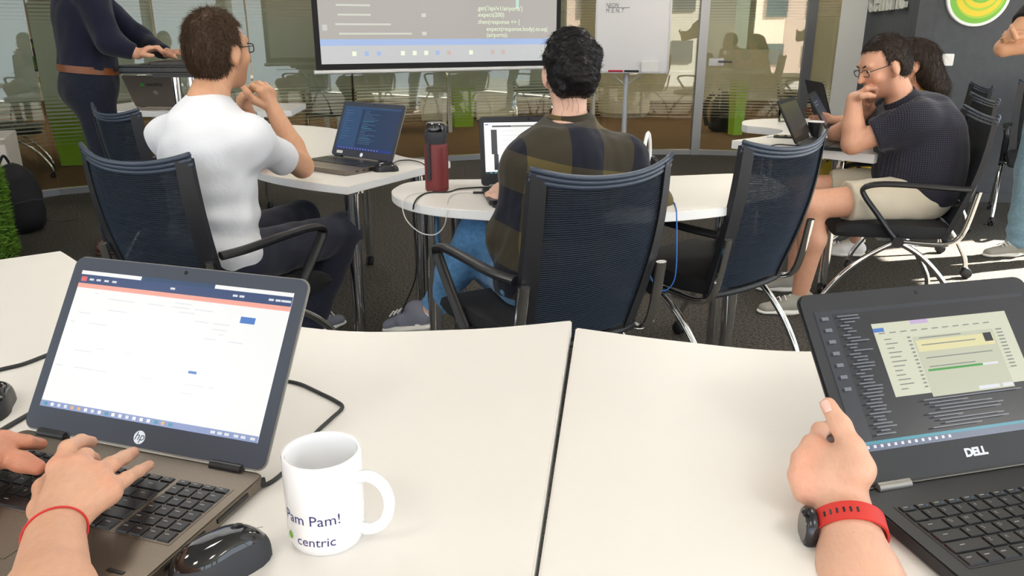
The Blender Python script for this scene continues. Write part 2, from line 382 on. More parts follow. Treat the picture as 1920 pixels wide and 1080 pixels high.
# ============================================================ office chairs
def make_chair():
    e = thing('office_chair', (0, 0, 0), 0, 'x', 'chair')
    W = .235
    # seat: rounded pad
    def sec(y, w, z0, z1):
        return [(-w, y, (z0+z1)/2), (-w*.97, y, z1-.008), (-w*.8, y, z1), (0, y, z1-.006), (w*.8, y, z1), (w*.97, y, z1-.008), (w, y, (z0+z1)/2), (w*.95, y, z0+.01), (w*.7, y, z0), (0, y, z0), (-w*.7, y, z0), (-w*.95, y, z0+.01)]
    b = B(); S = [(-.215, .19, .405, .44), (-.205, .215, .395, .462), (-.1, .232, .39, .465), (.08, .238, .39, .468), (.19, .235, .385, .460), (.245, .225, .385, .440), (.258, .20, .395, .415)]
    vs = [];
    for q in S: vs += sec(*q)
    fs = [(i*12+k, i*12+(k+1) % 12, (i+1)*12+(k+1) % 12, (i+1)*12+k) for i in range(6) for k in range(12)]+[tuple(range(11, -1, -1)), tuple(72+k for k in range(12))]
    b.add(vs, fs).build('seat', 'black_soft', e, smooth='auto')
    # back surface
    def bs(u, v):
        x = (u-.5)*2; h = .405+v*.515
        w = .212+.018*v+.012*math.sin(v*math.pi)
        y = -.215-.055*math.sin(v*2.6)-.075*v*v+.045*(1-x*x)*0-.05*(1-abs(x)**2.2)*(.55+.45*v)+.02
        z = h-.022*(1-x*x)*(v**3)
        return Vector((x*w, y, z))
    # mesh backing (dense weave, thin) and ribs
    N = 74; b = B()
    for k in range(N):
        v0 = .03+.92*k/N; v1 = v0+.92/N*.56; n = 10
        for dy in (0,):
            vs = []
            for i in range(n+1):
                u = .10+.80*i/n; p0 = bs(u, v0); p1 = bs(u, v1); pm = (p0+p1)/2+Vector((0, -.0035, 0)); pf = (p0+p1)/2+Vector((0, .0025, 0))
                vs += [p0, pm, p1, pf]
            fs = [(i*4+j, i*4+(j+1) % 4, (i+1)*4+(j+1) % 4, (i+1)*4+j) for i in range(n) for j in range(4)]
            b.add(vs, fs)
    o = b.build('back_ribs', 'rib', e, smooth=False); o['kind'] = 'stuff'
    b = B(); b.grid(lambda u, v: bs(.08+.84*u, v*.98)+Vector((0, .004, 0)), 10, 12).build('back_mesh', 'weave', e, smooth=True, solid=.001)
    # side bands and top wrap
    for s in (0, 1):
        b = B(); vs = []; n = 16
        for j in range(n+1):
            v = j/n; wd = .115-.03*v; ua, ub = (0.0, wd) if s == 0 else (1-wd, 1.0)
            for u, dy in ((ua, -.010), (ub, -.006), (ub, .008), (ua, .012)): vs.append(bs(u, v)+Vector((0, dy, 0)))
        fs = [(j*4+k, j*4+(k+1) % 4, (j+1)*4+(k+1) % 4, (j+1)*4+k) for j in range(n) for k in range(4)]+[(3, 2, 1, 0), (n*4, n*4+1, n*4+2, n*4+3)]
        b.add(vs, fs).build('back_side_band', 'mesh_frame', e, smooth='auto')
    for k, (va, vb) in enumerate(((.935, .958), (.962, .985), (.988, 1.012))):
        pts = [bs(i/14, (va+vb)/2)+Vector((0, -.002*k, .012*abs(i/7-1)**3)) for i in range(15)]
        B().tube(pts, .0075, 6).build('back_top_rail', 'rib', e, smooth=True)
    B().tube([bs(i/12, .0)+Vector((0, 0, -.006)) for i in range(13)], .012, 8).build('back_bottom_rail', 'mesh_frame', e, smooth=True)
    for s in (-1, 1):
        X = s*.262
        # armrest loop
        arm = cr([(X*.90, -.245, .628), (X, -.16, .634), (X*1.03, .0, .642), (X*1.03, .11, .640), (X*1.02, .165, .622), (X*1.0, .160, .590), (X*.99, .10, .515), (X*.97, .035, .435), (X*.96, .0, .398)], 5)
        B().tube(arm, [.017 if i < 20 else .0145 for i in range(len(arm))], 10, flat=(.75, 1.15)).build('armrest', 'black_plastic', e, smooth='auto')
        B().lathe([(0, -.02), (.024, -.02), (.026, 0), (.024, .02), (0, .02)], 14, c=(X*.95, 0, .392), axis=Matrix.Rotation(math.pi/2, 3, 'Y')).build('pivot_cap', 'black_plastic', e, smooth='auto')
        # chrome upright: under the seat and up the side of the back
        up = cr([(X*.92, .0, .392), (X*.92, -.10, .386), (X*.92, -.19, .388), (X*.90, -.238, .415), (X*.90, -.262, .48), (X*.89, -.285, .62)], 5)
        B().tube(up, [.015]*len(up), 10, flat=(.75, 1.2)).build('back_upright', 'chrome', e, smooth='auto')
        fl_ = cr([(X*.93, .0, .392), (X*.97, .10, .33), (X*.98, .20, .235), (X*.98, .275, .12), (X*.98, .292, .06)], 5)
        B().tube(fl_, .0125, 10).build('leg', 'chrome', e, smooth='auto')
        rl = cr([(X*.93, .0, .392), (X*.95, -.10, .335), (X*.97, -.20, .235), (X*.98, -.272, .12), (X*.98, -.288, .06)], 5)
        B().tube(rl, .0125, 10).build('leg', 'chrome', e, smooth='auto')
        caster(e, X*.98, .292, .027); caster(e, X*.98, -.288, .027)
    B().tube([(-.245, 0, .392), (.245, 0, .392)], .014, 10).build('crossbar', 'chrome', e, smooth='auto')
    B().box((0, 0, .378), (.30, .12, .02)).build('seat_bracket', 'alu', e, bevel=.004)
    return e
def weave_mat():
    m = bpy.data.materials.new('weave'); m.use_nodes = True; nt = m.node_tree; b = nt.nodes['Principled BSDF']; b.inputs['Base Color'].default_value = (.008, .010, .014, 1); b.inputs['Roughness'].default_value = .8
    out = nt.nodes['Material Output']; mx = nt.nodes.new('ShaderNodeMixShader'); tr = nt.nodes.new('ShaderNodeBsdfTransparent'); mx.inputs[0].default_value = .72
    nt.links.new(tr.outputs[0], mx.inputs[1]); nt.links.new(b.outputs[0], mx.inputs[2]); nt.links.new(mx.outputs[0], out.inputs[0]); MATS['weave'] = m
weave_mat()
ch = make_chair()
ch.location = (-.95, 2.50, 0); ch.rotation_euler = (0, 0, R(-27)); ch['label'] = 'black mesh-back chair that the man in the white T-shirt sits on'
G = 'black mesh-back office chairs'
ch['group'] = G
dup(ch, (.085, 2.27, 0), R(31), 'black mesh-back chair under the person in the plaid shirt', G)
dup(ch, (.70, 2.76, 0), R(38), 'empty black mesh-back chair beside the plaid-shirted person, turned to the white table', G)
dup(ch, (1.72, 3.47, 0), R(76), 'black mesh-back chair that the man in beige shorts sits on', G)
dup(ch, (2.20, 4.27, 0), R(76), 'black mesh-back chair of the woman in yellow, behind the man in shorts', G)
dup(ch, (-1.60, 3.80, 0), R(-40), 'empty black mesh-back chair between the standing man and the man in white', G)
dup(ch, (3.62, 5.25, 0), R(150), 'black chair by the dark wall behind the standing man in pale jeans', G)
dup(ch, (2.75, 5.25, 0), R(75), 'black chair by the dark wall, only its back corner showing past the navy shirt', G)

# ============================================================ projection screen and flipchart board
a = Vector((-1.56, 6.40, 0)); b_ = Vector((.44, 7.40, 0)); u = (b_-a).normalized(); n = Vector((u.y, -u.x, 0)); Ls = (b_-a).length
e = thing('projection_screen', (a.x, a.y, .93), math.atan2(u.y, u.x), 'roll-down projection screen with black border showing projected code', 'screen')
mat('screen_black', (.012, .012, .014), .8)
emi('proj_bg', srgb(188, 181, 172), .86); emi('proj_text', srgb(232, 244, 210), 1.1); emi('proj_blue', srgb(168, 190, 232), .95); emi('proj_pale', srgb(205, 204, 202), .95); emi('proj_bar', srgb(205, 205, 205), .93); emi('proj_cyan', srgb(196, 226, 210), .95); emi('proj_faint', srgb(212, 212, 198), .98); emi('proj_red', srgb(214, 184, 176), .93)
HS = 1.65
B().box((Ls/2, 0, .03+HS/2), (Ls, .004, HS)).build('border', 'screen_black', e)
B().box((Ls/2, -.0005, .075+.8), (Ls-.09, .005, 1.6)).build('picture', 'proj_bg', e)
B().tube([(-.02, -.005, .013), (Ls+.02, -.005, .013)], .016, 10).build('bottom_bar', 'white_plastic', e, smooth='auto')
B().box((Ls/2, 0, HS+.07), (Ls+.12, .1, .1)).build('case', 'white_plastic', e, bevel=.01)
w_ = Ls-.09; X0 = .045
def prect(x0, x1, z0, z1, m, nm='projected_mark', dy=0):
    return B().box((X0+w_*(x0+x1)/2, -.004-dy, (z0+z1)/2), (w_*(x1-x0), .001, z1-z0)).build(nm, m, e)
prect(0, 1, .075, .215, 'proj_bar', 'taskbar'); prect(0, 1, .215, .265, 'proj_blue', 'status_bar', .0005)
for i in range(20):
    m = random.choice(['proj_text', 'proj_pale', 'proj_pale', 'proj_blue', 'proj_red']); x = .03+i*.048
    prect(x-.008, x+.008, .135, .170, m, 'taskbar_icon', .0005)
def ptext(s, x, z, size, m):
    v, f = text_b(s, size)
    B().add([(X0+w_*x+p[0], -.0048-p[2], z+p[1]) for p in v], f).build('projected_text', m, e)
def prow(y):  # pixel row of the photograph at the right half -> height on the screen
    q = PD(1000, y, 7.2).z; return q-.93
for s, x, y in [(".get('/api/v1/airports')", .635, 24), ('.expect(200)', .635, 36), ('.then(response => {', .635, 49), ('expect(response.body).to.eq(', .675, 62), ('(airports);', .675, 73), ('});', .635, 84)]:
    ptext(s, x, prow(y)+.018, .051, 'proj_text')
prect(.808, .822, prow(16), prow(-10), 'proj_cyan', 'cursor_block')
for i in range(14):
    z = .30+.072*i
    if z > 1.6: break
    x0 = .06+.012*random.random()*4; prect(x0, x0+random.uniform(.06, .3), z, z+.014, 'proj_faint', 'file_row')
    if i % 2 == 0: prect(.40, .418, z-.006, z+.022, 'proj_faint', 'line_number')
for z in (.33, .85, 1.05, 1.3): prect(.012, .03, z, z+.045, 'proj_pale', 'side_icon')
# flipchart
a = Vector((.78, 7.62, 0)); b_ = Vector((1.46, 7.50, 0)); u = (b_-a).normalized(); Ls = (b_-a).length
fc = thing('flipchart_stand', (a.x, a.y, 0), math.atan2(u.y, u.x), 'white flipchart board on a pale metal stand beside the projection screen', 'whiteboard')
mat('board', srgb(226, 226, 230), .25); mat('stand_grey', srgb(190, 194, 200), .4)
z0 = .885
B().box((Ls/2, 0, z0+.53), (Ls-.02, .018, 1.04)).build('board_panel', 'board', fc)
for x in (.006, Ls-.006): B().box((x, -.002, z0+.53), (.014, .028, 1.08)).build('board_frame', 'alu', fc, bevel=.002)
for z in (z0+.004, z0+1.066): B().box((Ls/2, -.002, z), (Ls, .028, .014)).build('board_frame', 'alu', fc, bevel=.002)
B().box((Ls/2+.06, -.035, z0+.003), (.5, .06, .008)).build('pen_tray', 'alu', fc)
B().tube([(Ls*.44, .03, .02), (Ls*.44, .03, z0+.3)], .024, 12).build('stand_post', 'stand_grey', fc, smooth='auto')
B().tube([(-.02, .12, .02), (.02, .1, z0+.3)], .007, 8).build('stand_rod', 'stand_grey', fc, smooth='auto')
for s in (-1, 1): B().tube([(Ls*.44, .03, z0-.12), (Ls*.44+s*.14, .01, z0-.01)], .006, 6).build('stand_brace', 'stand_grey', fc)
for k in range(5):
    w = 2*math.pi*k/5+.4; B().tube([(Ls*.44, .03, .05), (Ls*.44+.28*math.cos(w), .03+.28*math.sin(w), .02)], .014, 8).build('foot', 'stand_grey', fc)
mat('ink', srgb(96, 98, 110), .7)
for s, y in (('NEON', 7), ('M, E, N, T', 17)):
    zz = PD(1130, y, 7.6).z; v, f = text_b(s, .05, shear=.15)
    B().add([(.09+p[0]*.8, -.0105-p[2], zz-.03+p[1]) for p in v], f).build('handwriting', 'ink', fc)
B().box((.21, -.0105, PD(1130, 12, 7.6).z-.012), (.2, .001, .005)).build('underline', 'ink', fc)
for i, (m, c, lab) in enumerate((('marker_red', srgb(190, 40, 70), 'red marker pen lying in the flipchart tray'), ('marker_black', (.01, .01, .012, 1), 'black marker pen lying in the flipchart tray'))):
    mat(m, c, .4); M = fc.matrix_basis.copy(); M = Matrix.Translation(a) @ Matrix.Rotation(math.atan2(u.y, u.x), 4, 'Z')
    q = M @ Vector((.20+.15*i, -.045, z0+.017)); mk = thing('marker_pen', q, math.atan2(u.y, u.x), lab, 'marker')
    B().tube([(-.065, 0, 0), (.03, 0, 0)], .009, 10).build('barrel', m, mk, smooth='auto'); B().tube([(.03, 0, 0), (.07, 0, 0)], .0095, 10).build('cap', m, mk, smooth='auto')
q = Matrix.Translation(a) @ Matrix.Rotation(math.atan2(u.y, u.x), 4, 'Z') @ Vector((.52, -.047, z0+.060))
er = thing('board_eraser', q, math.atan2(u.y, u.x), 'small white eraser block in the flipchart tray', 'eraser')
B().box((0, 0, 0), (.16, .03, .1)).build('block', 'white_plastic', er, bevel=.006); B().box((0, 0, -.045), (.15, .032, .012)).build('felt', 'board', er)

# ============================================================ standing desk, drawer pedestal, rucksack, grass
sd = thing('standing_desk', (-1.90, 4.62, 0), 0, 'small black high standing desk on twin chrome poles', 'desk')
zt = 1.075
B().prism(cr2([(-.29, -.10), (-.24, -.2), (.24, -.2), (.29, -.1), (.29, .15), (.24, .22), (-.24, .22), (-.29, .15)], 4), zt-.045, zt).build('desk_top', 'black_plastic', sd, bevel=.012, seg=3)
B().box((.07, -.02, zt-.055), (.34, .3, .02)).build('under_plate', 'black_plastic', sd, bevel=.004)
for x in (-.04, .05): B().tube([(x, 0, .03), (x, 0, zt-.06)], .024, 14).build('pole', 'chrome', sd, smooth='auto')
for k in range(4):
    w = math.pi/4+k*math.pi/2; B().tube([(0, 0, .06), (.26*math.cos(w), .22*math.sin(w), .04)], .016, 8).build('foot', 'alu', sd); caster(sd, .26*math.cos(w), .22*math.sin(w), .024)
pd = thing('drawer_pedestal', (-3.72, 5.42, 0), R(24), 'white mobile drawer pedestal with three drawers by the glass', 'cabinet')
mat('cab_white', srgb(214, 206, 196), .5)
B().box((0, 0, .295), (.42, .5, .55)).build('body', 'cab_white', pd, bevel=.004)
for k in range(3): B().box((0, -.258, .115+.18*k), (.412, .018, .172)).build('drawer', 'cab_white', pd, bevel=.003)
B().box((0, -.258, .545), (.412, .018, .04)).build('pencil_drawer', 'cab_white', pd, bevel=.003)
for x in (-.17, .17):
    for y in (-.2, .2): caster(pd, x, y, .018)
# ============================================================ laptops
emi('scr_white', srgb(250, 250, 248), 1.0); emi('scr_navy', srgb(60, 82, 128), .9); emi('scr_salmon', srgb(255, 176, 160), .95); emi('scr_blue', srgb(78, 130, 205), .95); emi('scr_task', srgb(150, 166, 212), .9)
emi('scr_pale', srgb(228, 232, 238), .97); emi('scr_dark', srgb(44, 48, 58), .75); emi('scr_dark2', srgb(58, 62, 74), .8); emi('scr_text', srgb(138, 142, 150), .8); emi('scr_cream', srgb(222, 224, 200), .92); emi('scr_cream2', srgb(208, 210, 186), .9)
emi('scr_green', srgb(70, 165, 80), .9); emi('scr_greyline', srgb(150, 156, 148), .8); emi('scr_midblue', srgb(38, 62, 98), .8); emi('scr_midblue2', srgb(52, 84, 124), .8); emi('scr_line', srgb(90, 128, 160), .8); emi('scr_taskblue', srgb(34, 60, 140), .85)
emi('scr_yellow', srgb(236, 228, 176), .92); emi('scr_purple', srgb(206, 184, 222), .92); emi('scr_orange', srgb(240, 190, 130), .9); emi('scr_brown', srgb(66, 56, 52), .6); emi('scr_cyan', srgb(80, 170, 190), .8); emi('scr_lav', srgb(120, 132, 160), .75); emi('logo_glow', srgb(232, 238, 245), .9); emi('scr_coral', srgb(240, 110, 110), .9)
def key_rows(numpad):
    rows = [[(1, 16 if not numpad else 19, .62)]]
    L = ['`1234567890-=', 'QWERTYUIOP[]\\', "ASDFGHJKL;'", 'ZXCVBNM,./', '']
    R_ = []
    u = 1.0
    R_.append(('f', [(i*(15/15.0), 1.0*.98, 'F') for i in range(15)]))
    def row(seq):
        out = []; x = 0
        for w, t in seq: out.append((x, w, t)); x += w
        return out
    R_.append(('n', row([(1, c) for c in L[0]]+[(2, '')])))
    R_.append(('n', row([(1.5, '')]+[(1, c) for c in L[1][:-1]]+[(1.5, '')])))
    R_.append(('n', row([(1.8, '')]+[(1, c) for c in L[2]]+[(2.2, '')])))
    R_.append(('n', row([(2.3, '')]+[(1, c) for c in L[3]]+[(2.7, '')])))
    R_.append(('n', row([(1.1, ''), (1, ''), (1, ''), (1.1, ''), (5.4, ''), (1.1, ''), (1, ''), (1.1, ''), (1.1, ''), (1.1, '')])))
    return R_
KEYMESH = {}
def keyblock(par, x0, x1, y1, y0, z, numpad, detail=True, legend_blue=False):
    """keys between x0..x1, from the rear y1 to the front y0"""
    units = 15+(4.25 if numpad else 0); pu = (x1-x0)/units; rows = key_rows(numpad); ph = (y1-y0)/5.6; leg = B()
    if not detail:
        b = B()
    y = y1
    for ri, (kind, ks) in enumerate(rows):
        h = ph*(.6 if kind == 'f' else 1); yc = y-h/2; y -= h
        ks = list(ks)
        if numpad: ks += [(15.25+i, 1, '') for i in range(4)]
        for x, w, t in ks:
            cx = x0+(x+w/2)*pu; kw, kh = w*pu-.0022, h-.0022
            if not detail: b.box((cx, yc, z+.001), (kw, kh, .002)); continue
            key = (round(kw, 5), round(kh, 5))
            if key not in KEYMESH:
                o = B().add([(sx*kw/2, sy*kh/2, 0) for sx, sy in ((-1, -1), (1, -1), (1, 1), (-1, 1))]+[(sx*(kw/2-.0009), sy*(kh/2-.0009), .0022) for sx, sy in ((-1, -1), (1, -1), (1, 1), (-1, 1))], [(4, 5, 6, 7), (0, 1, 5, 4), (1, 2, 6, 5), (2, 3, 7, 6), (3, 0, 4, 7)]).build('key', 'key', par)
                KEYMESH[key] = o.data
            else:
                o = bpy.data.objects.new('key', KEYMESH[key]); COL.objects.link(o); o.parent = par
            o.location = (cx, yc, z)
            if t and t != 'F':
                v, f = text_b(t, .0062); leg.add([(cx-kw*.3+p[0], yc+kh*.02+p[1], z+.0024) for p in v], f)
            else:
                leg.box((cx-kw*.12, yc+kh*.1, z+.0023), (min(kw*.35, .006), .0012, .0003))
            if legend_blue and kind == 'f': leg.box((cx+kw*.25, yc-kh*.1, z+.0023), (.0016, .0018, .0003), mi=1)
    if detail: leg.build('key_legends', ['key_print', 'key_print_blue'], par)
    else: b.build('keyboard', 'key', par)
def rects(par, W, Hh, items, base, z0=.0004):
    """screen picture: list of (u0,u1,v0,v1,material) with v from the top"""
    B().box((0, 0, 0), (W, Hh, .0008)).build('screen_ground', base, par)
    for k, (u0, u1, v0, v1, m) in enumerate(items):
        z = z0+.00004*k+.00006
        x0, x1 = -W/2+u0*W, -W/2+u1*W; y0, y1 = Hh/2-v0*Hh, Hh/2-v1*Hh
        B().add([(x0, y1, z), (x1, y1, z), (x1, y0, z), (x0, y0, z)], [(0, 1, 2, 3)]).build('screen_mark', m, par)
def laptop(x, y, yaw, lean, w, d, h, label, body='laptop_grey', bez='bezel', rim='silver_plastic', items=(), ground='scr_white', detail=False, numpad=False, mb=(.055, .16), logo=None, group=None, lidmat=None, z=TBL, edge=.011, legend_blue=False, tb=.018, disp=True):
    e = thing('laptop', (x, y, z), R(yaw), label, 'laptop', group)
    def rr(w2, y0, y1, r, n=5):
        out = []
        for cx, cy, a0 in ((w2-r, y1-r, 0), (-w2+r, y1-r, 90), (-w2+r, y0+r, 180), (w2-r, y0+r, 270)):
            for k in range(n+1):
                a = R(a0+90*k/n); out.append((cx+r*math.cos(a), cy+r*math.sin(a)))
        return out
    B().prism(rr(w/2, -d, .004, .012), .002, tb).build('base', body, e, bevel=.0018)
    kx0, kx1 = (-w/2+.016, w/2-.016) if numpad else (-w/2+.022, w/2-.022)
    ky1, ky0 = -d*.155, -d*.155-.105
    B().box(((kx0+kx1)/2, (ky0+ky1)/2, tb+.0002), (kx1-kx0+.004, ky1-ky0+.004, .0006)).build('key_bed', 'laptop_grey' if body == 'laptop_grey' else 'black_plastic', e)
    keyblock(e, kx0, kx1, ky1, ky0, tb+.0004, numpad, detail, legend_blue)
    B().box((-.02 if numpad else 0, ky0-.042, tb+.0003), (.1, .055, .0006)).build('touchpad', body, e)
    hx = .36*w
    for s in (-1, 1): B().tube([(s*hx-.022, .001, tb+.001), (s*hx+.022, .001, tb+.001)], .0065, 10).build('hinge', 'black_plastic' if body == 'laptop_grey' else 'silver_plastic', e, smooth='auto')
    a = R(lean); L = Matrix.Translation((0, .002, tb+.002)) @ Matrix.Rotation(math.pi/2-a, 4, 'X')   # local x right, y up the lid, z towards the user
    B().prism(rr(w/2, 0, h, .014), -.0055, -.0005).build('lid', lidmat or rim, e, mw=L, bevel=.0015)
    B().prism(rr(w/2-.0018, .002, h-.0018, .013), -.0006, .0012).build('bezel', bez, e, mw=L)
    dw = w*.905; dh = dw*9/16; dy0 = h-edge*1.9-dh
    dsp = B().box((0, 0, 0), (dw, dh, .0006)).build('display', ground, e, mw=L @ Matrix.Translation((0, dy0+dh/2, .0013)))
    if items: rects(dsp, dw, dh, items, ground)
    B().lathe([(0, 0), (.0028, 0), (.0026, .0006), (0, .0006)], 12).build('webcam', 'black_gloss', e, mw=L @ Matrix.Translation((0, h-edge*.8, .0012)))
    if logo == 'hp':
        r = .0085; lg = L @ Matrix.Translation((0, dy0*.45, .0014)); B().lathe([(0, 0), (r, 0), (r, .0004), (0, .0004)], 28).build('round_badge', 'logo_glow', e, mw=lg)
        if detail:
            v, f = text_b('hp', .015, 'CENTER', shear=.3); B().add([(p[0], p[1]-.0035, .0006) for p in v], f).build('badge_letters', 'bezel', e, mw=lg)
    elif logo:
        v, f = text_b(logo, .0135, 'CENTER', bold=.0007, spacing=.9); B().add([(p[0]*1.15, p[1], .0004) for p in v], f).build('badge_letters', 'logo_glow', e, mw=L @ Matrix.Translation((0, dy0*.5-.002, .0012)))
    return e, L
rnd = random.Random(9)
it = [(0, .30, 0, .028, 'scr_white'), (.30, .65, 0, .028, 'scr_midblue2'), (.65, 1, 0, .028, 'scr_white'), (0, 1, .028, .095, 'scr_navy'), (0, 1, .095, .128, 'scr_salmon'), (.008, .036, .045, .08, 'scr_coral'), (.80, .865, .20, .245, 'scr_blue'), (.635, .672, .61, .628, 'scr_blue'), (0, 1, .958, 1, 'scr_task')]
it += [(x, x+.022, .055, .07, 'scr_pale') for x in (.05, .085, .125, .165, .45, .74, .77, .90, .93, .955, .975)]
it += [(.02+.033*i, .035+.033*i, .968, .99, rnd.choice(['scr_white', 'scr_orange', 'scr_pale', 'scr_cyan', 'scr_white'])) for i in range(19)]
it += [(x, x+.02, .97, .988, 'scr_pale') for x in (.80, .83, .86, .90, .93, .97)]
for i in range(34):
    u, v = rnd.uniform(.02, .85), rnd.choice([.16, .19, .22, .27, .31, .34, .38, .55, .58, .70, .76]); it.append((u, u+rnd.uniform(.02, .09), v, v+.006, 'scr_pale'))
hp, hpL = laptop(-.479, .870, -17.4, 33.9, .376, .252, .245, 'open grey laptop with bright white screen being typed on', items=it, detail=True, numpad=True, logo='hp')
B().box((.10, -.215, .0186), (.022, .016, .0006)).build('sticker', 'white_plastic', hp); B().box((.152, -.195, .0186), (.020, .004, .0006)).build('fingerprint_reader', 'black_plastic', hp)
for k, (y, l) in enumerate(((-.06, .055), (-.115, .013), (-.14, .013), (-.165, .013), (-.20, .01))): B().box((.1885, y, .011), (.002, l, .005)).build('port', 'black_plastic', hp)
# dark laptop, right
it = [(0, .075, 0, .95, 'scr_dark2'), (0, 1, 0, .03, 'scr_dark2'), (0, 1, .955, 1, 'scr_lav'), (0, 1, .935, .955, 'scr_cyan'),
      (.235, .885, .13, .665, 'scr_cream'), (.235, .285, .165, .195, 'scr_blue'), (.415, .50, .13, .16, 'scr_purple'), (.40, .79, .255, .695, 'scr_cream2'), (.41, .78, .285, .37, 'scr_yellow'), (.735, .775, .28, .345, 'scr_dark'), (.42, .68, .50, .516, 'scr_green'), (.42, .755, .50, .516, 'scr_pale'), (.42, .68, .50, .516, 'scr_green'), (.62, .72, .66, .685, 'scr_pale'), (.735, .785, .66, .685, 'scr_pale')]
it += [(.43, .43+w, v, v+.008, 'scr_greyline') for v, w in ((.265, .20), (.318, .26), (.415, .32), (.48, .22))]
it += [(.27, .27+rnd.uniform(.03, .07), .25+.033*i, .258+.033*i, 'scr_greyline') for i in range(12)]+[(.375, .39, .25+.028*i, .262+.028*i, 'scr_greyline') for i in range(14)]+[(.80, .83, .26+.026*i, .27+.026*i, 'scr_greyline') for i in range(12)]
it += [(.25+i*.05, .28+i*.05, .205, .213, 'scr_greyline') for i in range(11)]
it += [(.02, .05, .05+.085*i, .075+.085*i, 'scr_text') for i in range(7)]
it += [(.09+.012*(i % 3), .09+.012*(i % 3)+rnd.uniform(.03, .10), .05+.0235*i, .059+.0235*i, 'scr_text') for i in range(37)]
it += [(.34+.02*(i % 4), .36+rnd.uniform(.1, .5), .71+.024*i, .718+.024*i, 'scr_text') for i in range(9)]
it += [(.03+.03*i, .042+.03*i, .965, .985, 'scr_pale') for i in range(13)]
dl_, dL = laptop(.571, .820, 14.1, 40.3, .352, .242, .244, 'open dark laptop showing code and a file window, held by a hand with a watch', body='black_plastic', bez='bezel_dark', rim='black_plastic', items=it, ground='scr_dark', detail=True, logo='DELL', legend_blue=True, edge=.013)
B().lathe([(.0022, 0), (.0042, 0), (.0045, .0035), (.003, .0045), (.0018, .0035)], 16, c=(.012, -.097, .0195)).build('pointing_stick', mat('stick_blue', srgb(40, 130, 190), .6), dl_, smooth='auto')
# middle laptop
it = [(0, 1, 0, .05, 'scr_midblue2'), (0, 1, .94, 1, 'scr_taskblue'), (0, .33, .05, .94, 'scr_midblue2')]
it += [(.38, .38+rnd.uniform(.08, .3), .08+.04*i, .088+.04*i, rnd.choice(['scr_line', 'scr_cyan', 'scr_line'])) for i in range(20)]+[(.04, .04+rnd.uniform(.06, .2), .1+.06*i, .108+.06*i, 'scr_line') for i in range(12)]
it += [(.05+.05*i, .07+.05*i, .955, .985, 'scr_text') for i in range(15)]
lm, lL = laptop(-.638, 3.258, -36.4, 24.1, .370, .248, .242, 'grey laptop with blue code screen before the man in white', items=it, ground='scr_midblue', numpad=True, logo='hp')
B().box((-.135, .018, .0014), (.036, .012, .0006)).build('asset_sticker', 'white_plastic', lm, mw=lL)
for k in range(5): B().box((.185, -.05-.035*k, .011), (.002, .016, .006)).build('port', 'black_plastic', lm)
it = [(0, 1, .965, 1, 'scr_dark'), (.09, .95, .06, .09, 'scr_greyline'), (.09, .30, .06, .09, 'scr_dark'), (.075, .15, .14, .62, 'scr_dark'), (.14, .95, .10, .93, 'scr_white'), (.10, .15, .62, .93, 'scr_dark'), (.01, .05, .03, .05, 'scr_blue')]
it += [(.2, .2+rnd.uniform(.1, .4), .16+.09*i, .17+.09*i, 'scr_pale') for i in range(8)]+[(.05+.05*i, .075+.05*i, .97, .995, 'scr_cyan') for i in range(6)]
lc_, cL = laptop(.066, 2.668, 8, 17, .345, .235, .238, 'black laptop with white document screen in front of the plaid-shirted person', body='black_plastic', bez='bezel_dark', rim='black_plastic', items=it, ground='scr_white')
l1, L1 = laptop(1.440, 3.837, 57.6, 29.1, .345, .24, .225, 'black laptop with dim brown screen under the leaning man in the navy shirt', body='black_plastic', bez='bezel_dark', rim='black_plastic', items=[(.02, .98, .02, .96, 'scr_brown')], ground='scr_brown', detail=False)
l2, L2 = laptop(1.781, 4.386, 63.4, 32.8, .34, .24, .22, 'black laptop with dark text screen beyond the black cup', body='black_plastic', bez='bezel_dark', rim='black_plastic', items=[(.1, .7, .05, .12, 'scr_dark'), (.1, .6, .2, .22, 'scr_text'), (.1, .5, .3, .32, 'scr_text')], ground='scr_dark2')
for le, LL in ((l1, L1), (l2, L2)): B().box((.13, .015, .0014), (.022, .016, .0006)).build('sticker', 'white_plastic', le, mw=LL)
l3, L3 = laptop(1.90, 4.80, 86, 20, .36, .24, .24, 'black laptop seen from behind its open lid, at the far end of the scooped table', body='black_plastic', bez='bezel_dark', rim='black_plastic', lidmat='black_soft', ground='scr_dark2')
lb, LB = laptop(-2.50, 5.66, 178, 32, .383, .25, .262, 'grey laptop with its lid towards the room on the table behind the standing man', rim='alu_dark', lidmat=mat('lid_grey', srgb(112, 104, 98), .45, .4), ground='scr_dark')
mat('brand_black', (.01, .01, .012), .6); mat('brand_green', srgb(60, 160, 50), .6)
v, f = text_b('centric', .042, 'CENTER', shear=.1, bold=.001); M2 = LB @ Matrix.Translation((0, .178, -.0058)) @ Matrix.Rotation(math.pi, 4, 'Y')
B().add([(p[0]+.012, p[1], .0004) for p in v], f).build('lid_lettering', 'brand_black', lb, mw=M2); B().lathe([(0, 0), (.014, 0), (.014, .0004), (0, .0004)], 20, c=(-.073, .010, 0)).build('lid_dot', 'brand_green', lb, mw=M2)
B().lathe([(.012, 0), (.017, 0), (.017, .0004), (.012, .0004)], 24, c=(0, -.055, 0)).build('lid_badge', 'silver_plastic', lb, mw=M2)
ld, LD = laptop(-1.79, 4.62, -84, 38, .33, .23, .22, 'black laptop on the high standing desk', body='black_plastic', rim='black_plastic', lidmat='black_gloss', ground='scr_dark2', z=zt)

